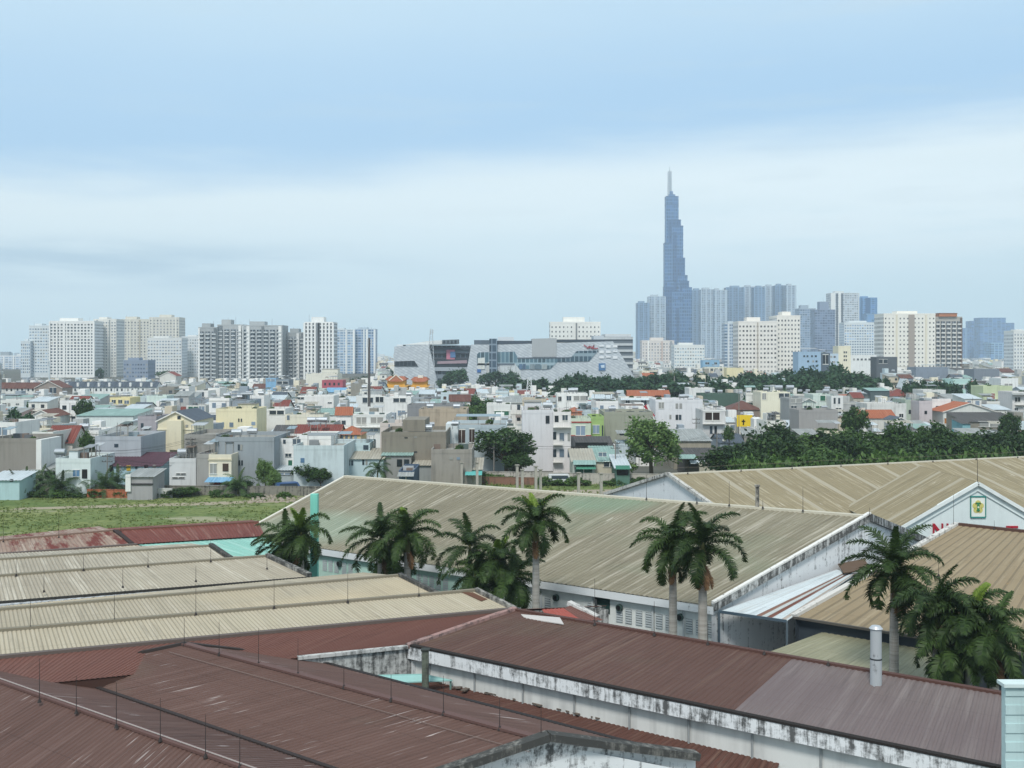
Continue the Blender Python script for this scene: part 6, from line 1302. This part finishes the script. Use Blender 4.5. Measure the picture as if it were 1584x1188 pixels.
for k, px in enumerate((-6, 4, 14, 24, 40, 62, 90, 120, 150, 185, 205, 250, 262, 282, 335, 352, 395, 440)): tree('low bush along the far edge of the grass field', px, 762 + R5.uniform(-6, 4), 179, R5.uniform(22, 36), 'b', 'bushes along the field edge', 'shrub', 'shrub')
k = 0
ORD = ('first', 'second', 'third', 'fourth', 'fifth', 'sixth', 'seventh', 'eighth', 'ninth', 'tenth')
tn = {}
while k < 34:
    px, Y = R5.uniform(0, 1584), R5.uniform(290, 640); h = R5.uniform(7, 11); pt = HY + (H - h) / Y * F; x = X(px, Y)
    if any(x > a[0] - 1 and x < a[1] + 1 and Y > a[2] - 1 and Y < a[3] for a in FOOT): continue
    if any(a[4] > Y and px > a[0] - 8 and px < a[1] + 8 and pt < a[3] - 3 for a in HAND): continue
    _, cx, cy, c = near_landmark(px, pt); s = short(c[5]); tn[s] = tn.get(s, 0) + 1; k += 1
    tree(f"{ORD[tn[s] - 1] + ' ' if tn[s] > 1 else ''}green crown poking up among roofs by the {s}", px, pt, Y, R5.uniform(9, 16) * 1700 / Y / 3.2, R5.choice('ffd'))
for t_, c_, s_ in PLANTS:
    o = link('potted_plant', VAR['b'][R5.randrange(2)][0], t_); o.location = c_; o.scale = (s_, s_, s_)
# palms ----------------------------------------------------------------------------------
def frond(b, o, az, el, L, droop, wind, r, dens=3, ll=.68):
    n = 12; p = Vector(o); pts = []
    for i in range(n + 1):
        s = i / n; e = el - droop * s ** 1.25; d = Vector((math.cos(az) * math.cos(e), math.sin(az) * math.cos(e), math.sin(e))) + wind * s * .9
        d.normalize(); pts.append((p.copy(), d)); p = p + d * L / n
    for (a, d0), (c, d1) in zip(pts, pts[1:]):
        sd = d0.cross(Vector((0, 0, 1))); sd = sd.normalized() * .022 if sd.length > .01 else Vector((.02, 0, 0)); b.face([a - sd, a + sd, c + sd * .8, c - sd * .8])
    for i in range(1, n):
        for k in range(dens):
            s = (i + k / dens) / n; a, d = pts[i][0].lerp(pts[i + 1][0], k / dens), pts[i][1]
            sd = d.cross(Vector((0, 0, 1)))
            if sd.length < .05: sd = Vector((math.sin(az), -math.cos(az), 0))
            sd.normalize(); up = sd.cross(d)
            lng = ll * max(.15, math.sin(math.pi * min(1, .1 + .88 * s)) ** .6) * r.uniform(.8, 1.15)
            for sg in (-1, 1):
                for tier in (.45, -.1):
                    q = (sd * sg * .85 + d * r.uniform(.35, .7) + up * (tier + r.uniform(-.2, .2)) + wind * .5).normalized()
                    wd = d * .038; m1 = a + q * lng * .55; tp = m1 + (q + Vector((0, 0, -.75)) + wind * .5).normalized() * lng * .5
                    b.face([a - wd, a + wd, m1 + wd, m1 - wd]); b.face([m1 - wd, m1 + wd, tp])
def royal(label, px, pc, Y, L=3.1, nf=15, seed=1, lean=0.0, wind=(-.35, .1, .12), tr=.26, spear='d', dead=2, skirt=0.0, dens=3, group='royal palms in the factory yard', young=False):
    r = random.Random(seed); wv = Vector(wind); zc = Z(pc, Y); x = X(px, Y); t = thing('royal_palm', label, 'palm', (x, Y, 0), 0, group)
    top = Vector((lean, 0, zc)); m = MB(); zt = zc - 1.35
    prof = ((0, 1.25), (.15, 1.0), (.45, 1.12), (.75, 1.0), (1.0, .8))
    for (a, ra), (c, rc) in zip(prof, prof[1:]): m.tube((lean * a, 0, zt * a), (lean * c, 0, zt * c), tr * ra, tr * rc, 12, cap=False)
    m.build('trunk', BARK, t)
    m = MB(); m.tube((lean, 0, zt), (lean, 0, zt + .5), tr * .82, tr * .8, 10, cap=False); m.tube((lean, 0, zt + .5), (lean, 0, zc + .15), tr * .8, tr * .3, 10); m.build('crownshaft', flat('#6a6a3c', .6), t)
    b = MB()
    nf = int(nf * (1.35 if not young else 1.5)); L *= 1.02
    for k in range(nf):
        f = k / nf; az = k * 2.399 + r.uniform(-.3, .3); el = 1.4 - 1.9 * f - skirt + r.uniform(-.15, .15)
        frond(b, top + Vector((0, 0, -.25 * f)), az, el, L * r.uniform(.85, 1.1), r.uniform(1.5, 2.2), wv, r, dens)
    b.build('crown', COCO if young else PALM_D, t)
    if spear == 'l':
        b = MB()
        for k in range(3): frond(b, top, r.uniform(0, 6.28), 1.35, L * .72, .8, wv * .8, r, 3, .4)
        b.build('new_leaf', PALM_L, t)
    else: b = MB(); frond(b, top, r.uniform(0, 6), 1.4, L * .85, .7, wv, r, 3, .42); b.build('new_leaf', PALM_D, t)
    for k in range(dead):
        b = MB(); frond(b, top + Vector((0, 0, -1.1)), r.uniform(0, 6.28), -1.0, L * .5, .5, wv * .3, r, 2, .4); b.build('dead_frond', PALM_B, t)
    return t
Wl = (-.55, .1, .1)
royal('windblown royal palm right beside the turquoise column, with yellow new leaf', 466, 826, 85, 3.3, 16, 3, 0, Wl, .24, 'l', 1, .25)
royal('windblown royal palm leaning out left of the one at the turquoise column', 441, 838, 86.5, 3.3, 15, 4, 0, (-.7, .1, 0), .22, 'd', 1, .3)
royal('dark palm filling the gap behind the windblown pair', 452, 862, 88, 2.6, 12, 5, 0, Wl, .2, 'd', 0, .5)
royal('bushy royal palm left of the pale trunked one above the cream gable', 588, 833, 83, 3.4, 15, 6, 0, (-.25, .1, .1), .22, 'd', 2, .1)
royal('royal palm with bright yellow green spear and pale trunk above cream gable', 630, 826, 82, 3.1, 16, 7, 0, (-.05, .1, .1), .27, 'l', 2, .1)
royal('low bushy palm hanging behind the cream gable end', 606, 862, 84.5, 2.6, 12, 8, 0, (0, 0, 0), .22, 'd', 1, .4)
royal('royal palm with sparse arching fronds in the middle of the long warehouse', 727, 846, 80, 3.4, 11, 9, 0, (-.05, .1, .1), .24, 'd', 0, .05)
royal('short palm with fresh light green top between two darker palms', 768, 868, 78, 2.7, 14, 10, 0, (-.1, .1, .1), .22, 'l', 0, .2)
royal('drooping dark palm touching the tall slender palm trunk on its left', 793, 893, 77, 2.7, 14, 12, 0, (.05, 0, 0), .22, 'd', 0, .35)
royal('low dense palm at the foot of the sparse arching one', 735, 890, 77.5, 2.5, 13, 13, 0, (0, 0, 0), .22, 'd', 0, .4)
royal('tall slender royal palm with one reddish dead frond, near the picture centre', 829, 806, 74, 2.9, 15, 21, 0, (-.05, .1, .1), .25, 'l', 2, .05)
royal('left royal palm of the tall pair before the long warehouse', 1041, 838, 68, 3.1, 16, 15, 0, (-.3, .1, .1), .25, 'd', 2, .1)
royal('right royal palm of the tall pair, with dead brown skirt fronds', 1087, 842, 66, 3.3, 12, 16, 0, (-.02, .1, .15), .27, 'd', 4, .05)
royal('tallest palm of the right cluster, with upswept windblown top', 1383, 880, 62, 3.2, 19, 17, 0, (-.15, .1, .28), .25, 'd', 2, .1)
royal('spreading dark palm in the middle of the right cluster', 1449, 935, 59, 3.0, 18, 18, 0, (.0, 0, 0), .25, 'd', 2, .25)
royal('palm with bright lime young leaf in the right cluster', 1500, 955, 58, 2.9, 17, 19, 0, (.05, 0, .1), .24, 'l', 1, .3)
royal('rightmost drooping palm of the right cluster', 1538, 978, 57, 2.8, 17, 20, 0, (.1, 0, 0), .24, 'd', 1, .4)
royal('low palm at the foot of the right cluster', 1475, 998, 58.5, 2.8, 17, 22, 0, (0, 0, 0), .24, 'd', 1, .45)
for k, (px, pc) in enumerate(((26, 754), (40, 752), (62, 748), (84, 750), (108, 752), (134, 755), (160, 752), (182, 748), (50, 757), (96, 756), (122, 750), (172, 757))):
    royal('coconut palm in the row between the field and the sky blue dwelling', px, pc, 180 + (k % 3) * 2, 4.2, 11, 60 + k, 0, (-.1, 0, 0), .17, 'd', 0, .05, 2, 'coconut palms along the field', True)
royal('coconut palm beside the feathery pale tree at the field edge', 368, 752, 181, 4.0, 10, 71, 0, (0, 0, 0), .17, 'd', 0, .1, 2, 'coconut palms along the field', True)
royal('little palm among tin roofs behind the long warehouse ridge', 584, 726, 190, 3.2, 10, 72, 0, (0, 0, 0), .16, 'd', 0, .1, 2, None, True)
royal('slim palm tree rising above the long dark belt of trees', 1043, 577, 470, 4.5, 10, 73, 0, (0, 0, 0), .2, 'd', 0, 0, 1, None, True)
# ---- poles, pillars, walls, cables -------------------------------------------------------------
def pole(label, px, pt, pb, r=.14, mat=None, name='utility_pole', arms=2, Y=None, group=None):
    Y = Y or H * F / (pb - HY); h = Z(pt, Y); t = thing(name, label, 'pole', (X(px, Y), Y, 0), 0, group); m = MB(); m.tube((0, 0, 0), (0, 0, h), r, r * .65, 8); m.build('shaft', mat or flat('#8d8a84', .9), t)
    for k in range(arms):
        m = MB(); m.bx(-.9, .9, -.06, .06, h - .5 - k * .9, h - .38 - k * .9)
        for q in (-.8, -.3, .3, .8): m.tube((q, 0, h - .38 - k * .9), (q, 0, h - .2 - k * .9), .05, .05, 5)
        m.build('crossarm', flat('#5c5a57', .8), t)
    return Vector((X(px, Y), Y, h))
tops = {}
for a in (('utility pole left of the narrow grey sheet-clad tower house', 148, 694, 758), ('utility pole in front of the sky blue row dwelling', 166, 702, 762), ('dark utility pole left of the weathered grey side-wall house', 295, 676, 752), ('utility pole beside the weathered grey side-wall wires', 301, 708, 756), ('utility pole before the long pale blue painted wall', 482, 693, 748), ('slim pole above the teal sheet roofed house', 614, 692, 742), ('pale pole in front of the large dark tree', 764, 682, 742), ('pole beside the cream panelled workshop', 952, 682, 745), ('pale pole at the left end of the dense tree row', 1109, 668, 728), ('pole above the yellow billboard roofs', 1200, 636, 700), ('pole with wires on the white lavender corner house', 1077, 646, 700), ('pale pole in front of the orange villa sagging roofs', 1555, 640, 690), ('lamp pole bending over the brown hipped roof', 1143, 602, 680)):
    tops[a[1]] = pole(*a, arms=0 if 'lamp' in a[0] else 2)
def cable(label, a, b, sag=.8, n=3):
    t = thing('power_cable', label, 'cable', tuple(a)); m = MB()
    for k in range(n):
        o = Vector(((k - 1) * .5, 0, -.35 - .45 * (k % 2))); p = None
        for i in range(13):
            s = i / 12; q = (b - a) * s + Vector((0, 0, -sag * 4 * s * (1 - s))) + o
            if p is not None: m.tube(p, q, .022, .022, 4, cap=False)
            p = q
    m.build('wires', flat('#2c2c2c', .6), t)
ks = sorted(tops)
for i, (u, v) in enumerate(((148, 295), (166, 301), (301, 482), (295, 482), (482, 614), (614, 764), (764, 952), (952, 1109))): cable(f'power cables spanning from the pole near {["the tower house", "the sky blue row", "the side-wall house wires", "the dark side-wall house", "the pale blue wall", "the teal roof", "the large dark tree", "the workshop"][i]} to the next pole rightward', tops[u], tops[v], .7 + .2 * (i % 3))
for k, (px, pt, pb) in enumerate(((714, 716, 757), (738, 716, 760), (800, 720, 764), (808, 727, 766), (829, 722, 770), (836, 727, 768), (895, 732, 772), (930, 733, 775))):
    Y = H * F / (pb - HY); t = thing('concrete_pillar', ('first', 'second', 'third', 'fourth', 'fifth', 'sixth', 'seventh', 'eighth')[k] + ' square concrete pillar from the left behind the long warehouse ridge', 'pillar', (X(px, Y), Y, 0), .2, 'unfinished concrete pillars'); h = Z(pt, Y)
    m = MB(); m.bx(-.2, .2, -.2, .2, 0, h); m.build('shaft', mould('#b5b0a6', .3), t); m = MB(); m.bx(-.34, .34, -.34, .34, h, h + .14); m.build('capital', mould('#a5a096', .4), t)
def walls(label, pts, h, col, amt=.5, th=.2):
    a, b = Vector(pts[0]), Vector(pts[-1]); t = thing('boundary_wall', label, 'wall', (a.x, a.y, 0)); 
    for p, q in zip(pts, pts[1:]):
        m = MB(); p, q = Vector((*p, h / 2)), Vector((*q, h / 2)); m.beam(p, q, th, h); m.build('panel', mould(col, amt), t, world=True)
        m = MB(); m.beam(p + Vector((0, 0, h / 2 + .05)), q + Vector((0, 0, h / 2 + .05)), th + .1, .1); m.build('coping', mould(col, .6), t, world=True)
walls('low stained wall along the far edge of the grass field', [(-110, 183.5), (-72, 182.8), (-50, 181.5), (-30, 180.6)], 1.5, '#8f8b80', .6)
walls('short rusty orange brick wall stub at the field edge', [(-69, 178.5), (-62, 178.2)], 1.3, '#b0694a', .4)
walls('white patched wall stub left of the leafy field bush', [(-60, 178.4), (-55, 178.0)], 1.5, '#d9d9d3', .4)
walls('long graffiti stained yard wall behind the concrete pillars', [(-22, 202), (-4, 200), (14, 197), (30, 195.5)], 1.9, '#c3bdb2', .5)
walls('brick brown yard wall left of the road', [(-12, 197.5), (4, 195.5)], 1.3, '#8d6a58', .5)
# rubble by the warehouse gable
m = MB(); r_ = random.Random(9)
for k in range(260): s = r_.uniform(.12, .5); m.box((r_.uniform(-42, -27), r_.uniform(172, 182), s * .3), (s, s * r_.uniform(.5, 1), s * .6), r_.uniform(0, 3))
o = m.build('rubble', [mould('#b5a89a', .3)]); o['kind'] = 'stuff'; tag(o, 'scattered rubble and bricks at the corner of the field', 'rubble')
# a parked blue lorry cab and a pale van behind the field wall
def vehicle(label, px, Y, col, L=4.6, Hh=1.9, yaw=.3, name='parked_van'):
    t = thing(name, label, 'van', (X(px, Y), Y, 0), yaw); m = MB(); m.prism([(-L / 2, .35), (L / 2, .35), (L / 2, .95), (L / 2 - .55, 1.1), (L / 2 - 1.0, Hh), (-L / 2 + .1, Hh), (-L / 2, 1.0)], -.85, .85); m.build('body', flat(col, .35), t)
    for x in (-L / 2 + .9, L / 2 - .9):
        for y in (-.8, .8): m = MB(); m.tube((x, y - .1, .34), (x, y + .1, .34), .34, .34, 12); m.build('wheel', flat('#1b1b1c', .9), t)
    m = MB(); m.prism([(-L / 2 + .5, 1.15), (L / 2 - .95, 1.15), (L / 2 - 1.2, Hh - .15), (-L / 2 + .5, Hh - .15)], -.87, .87); m.build('window', DARK, t)
vehicle('blue van parked beside the rubble behind the warehouse gable', 447, 184, '#4a6a9a', yaw=.5); vehicle('white van parked on the road beyond the concrete pillars', 868, 196, '#e2e4e4', yaw=.05); vehicle('silver car parked by the white patched wall stub', 337, 183.5, '#b9bec0', 4.2, 1.45, .1, 'parked_car')
# ---- the air -------------------------------------------------------------------
hb = MB(); hb.bx(-4050, 4050, -350, 6050, -1, 500)
hm = bpy.data.materials.new('air'); hm.use_nodes = True; hn = hm.node_tree; hn.nodes.clear()
ho = hn.nodes.new('ShaderNodeOutputMaterial'); hv = hn.nodes.new('ShaderNodeVolumePrincipled')
hv.inputs['Color'].default_value = (0.78, 0.91, 1.0, 1); hv.inputs['Density'].default_value = 0.00016; hv.inputs['Anisotropy'].default_value = 0.0
hn.links.new(hv.outputs[0], ho.inputs['Volume'])
ho_ = hb.build('haze', hm); ho_['kind'] = 'stuff'; tag(ho_, 'thin pale humid air that fades the far towers to blue', 'haze'); ho_.display_type = 'WIRE'
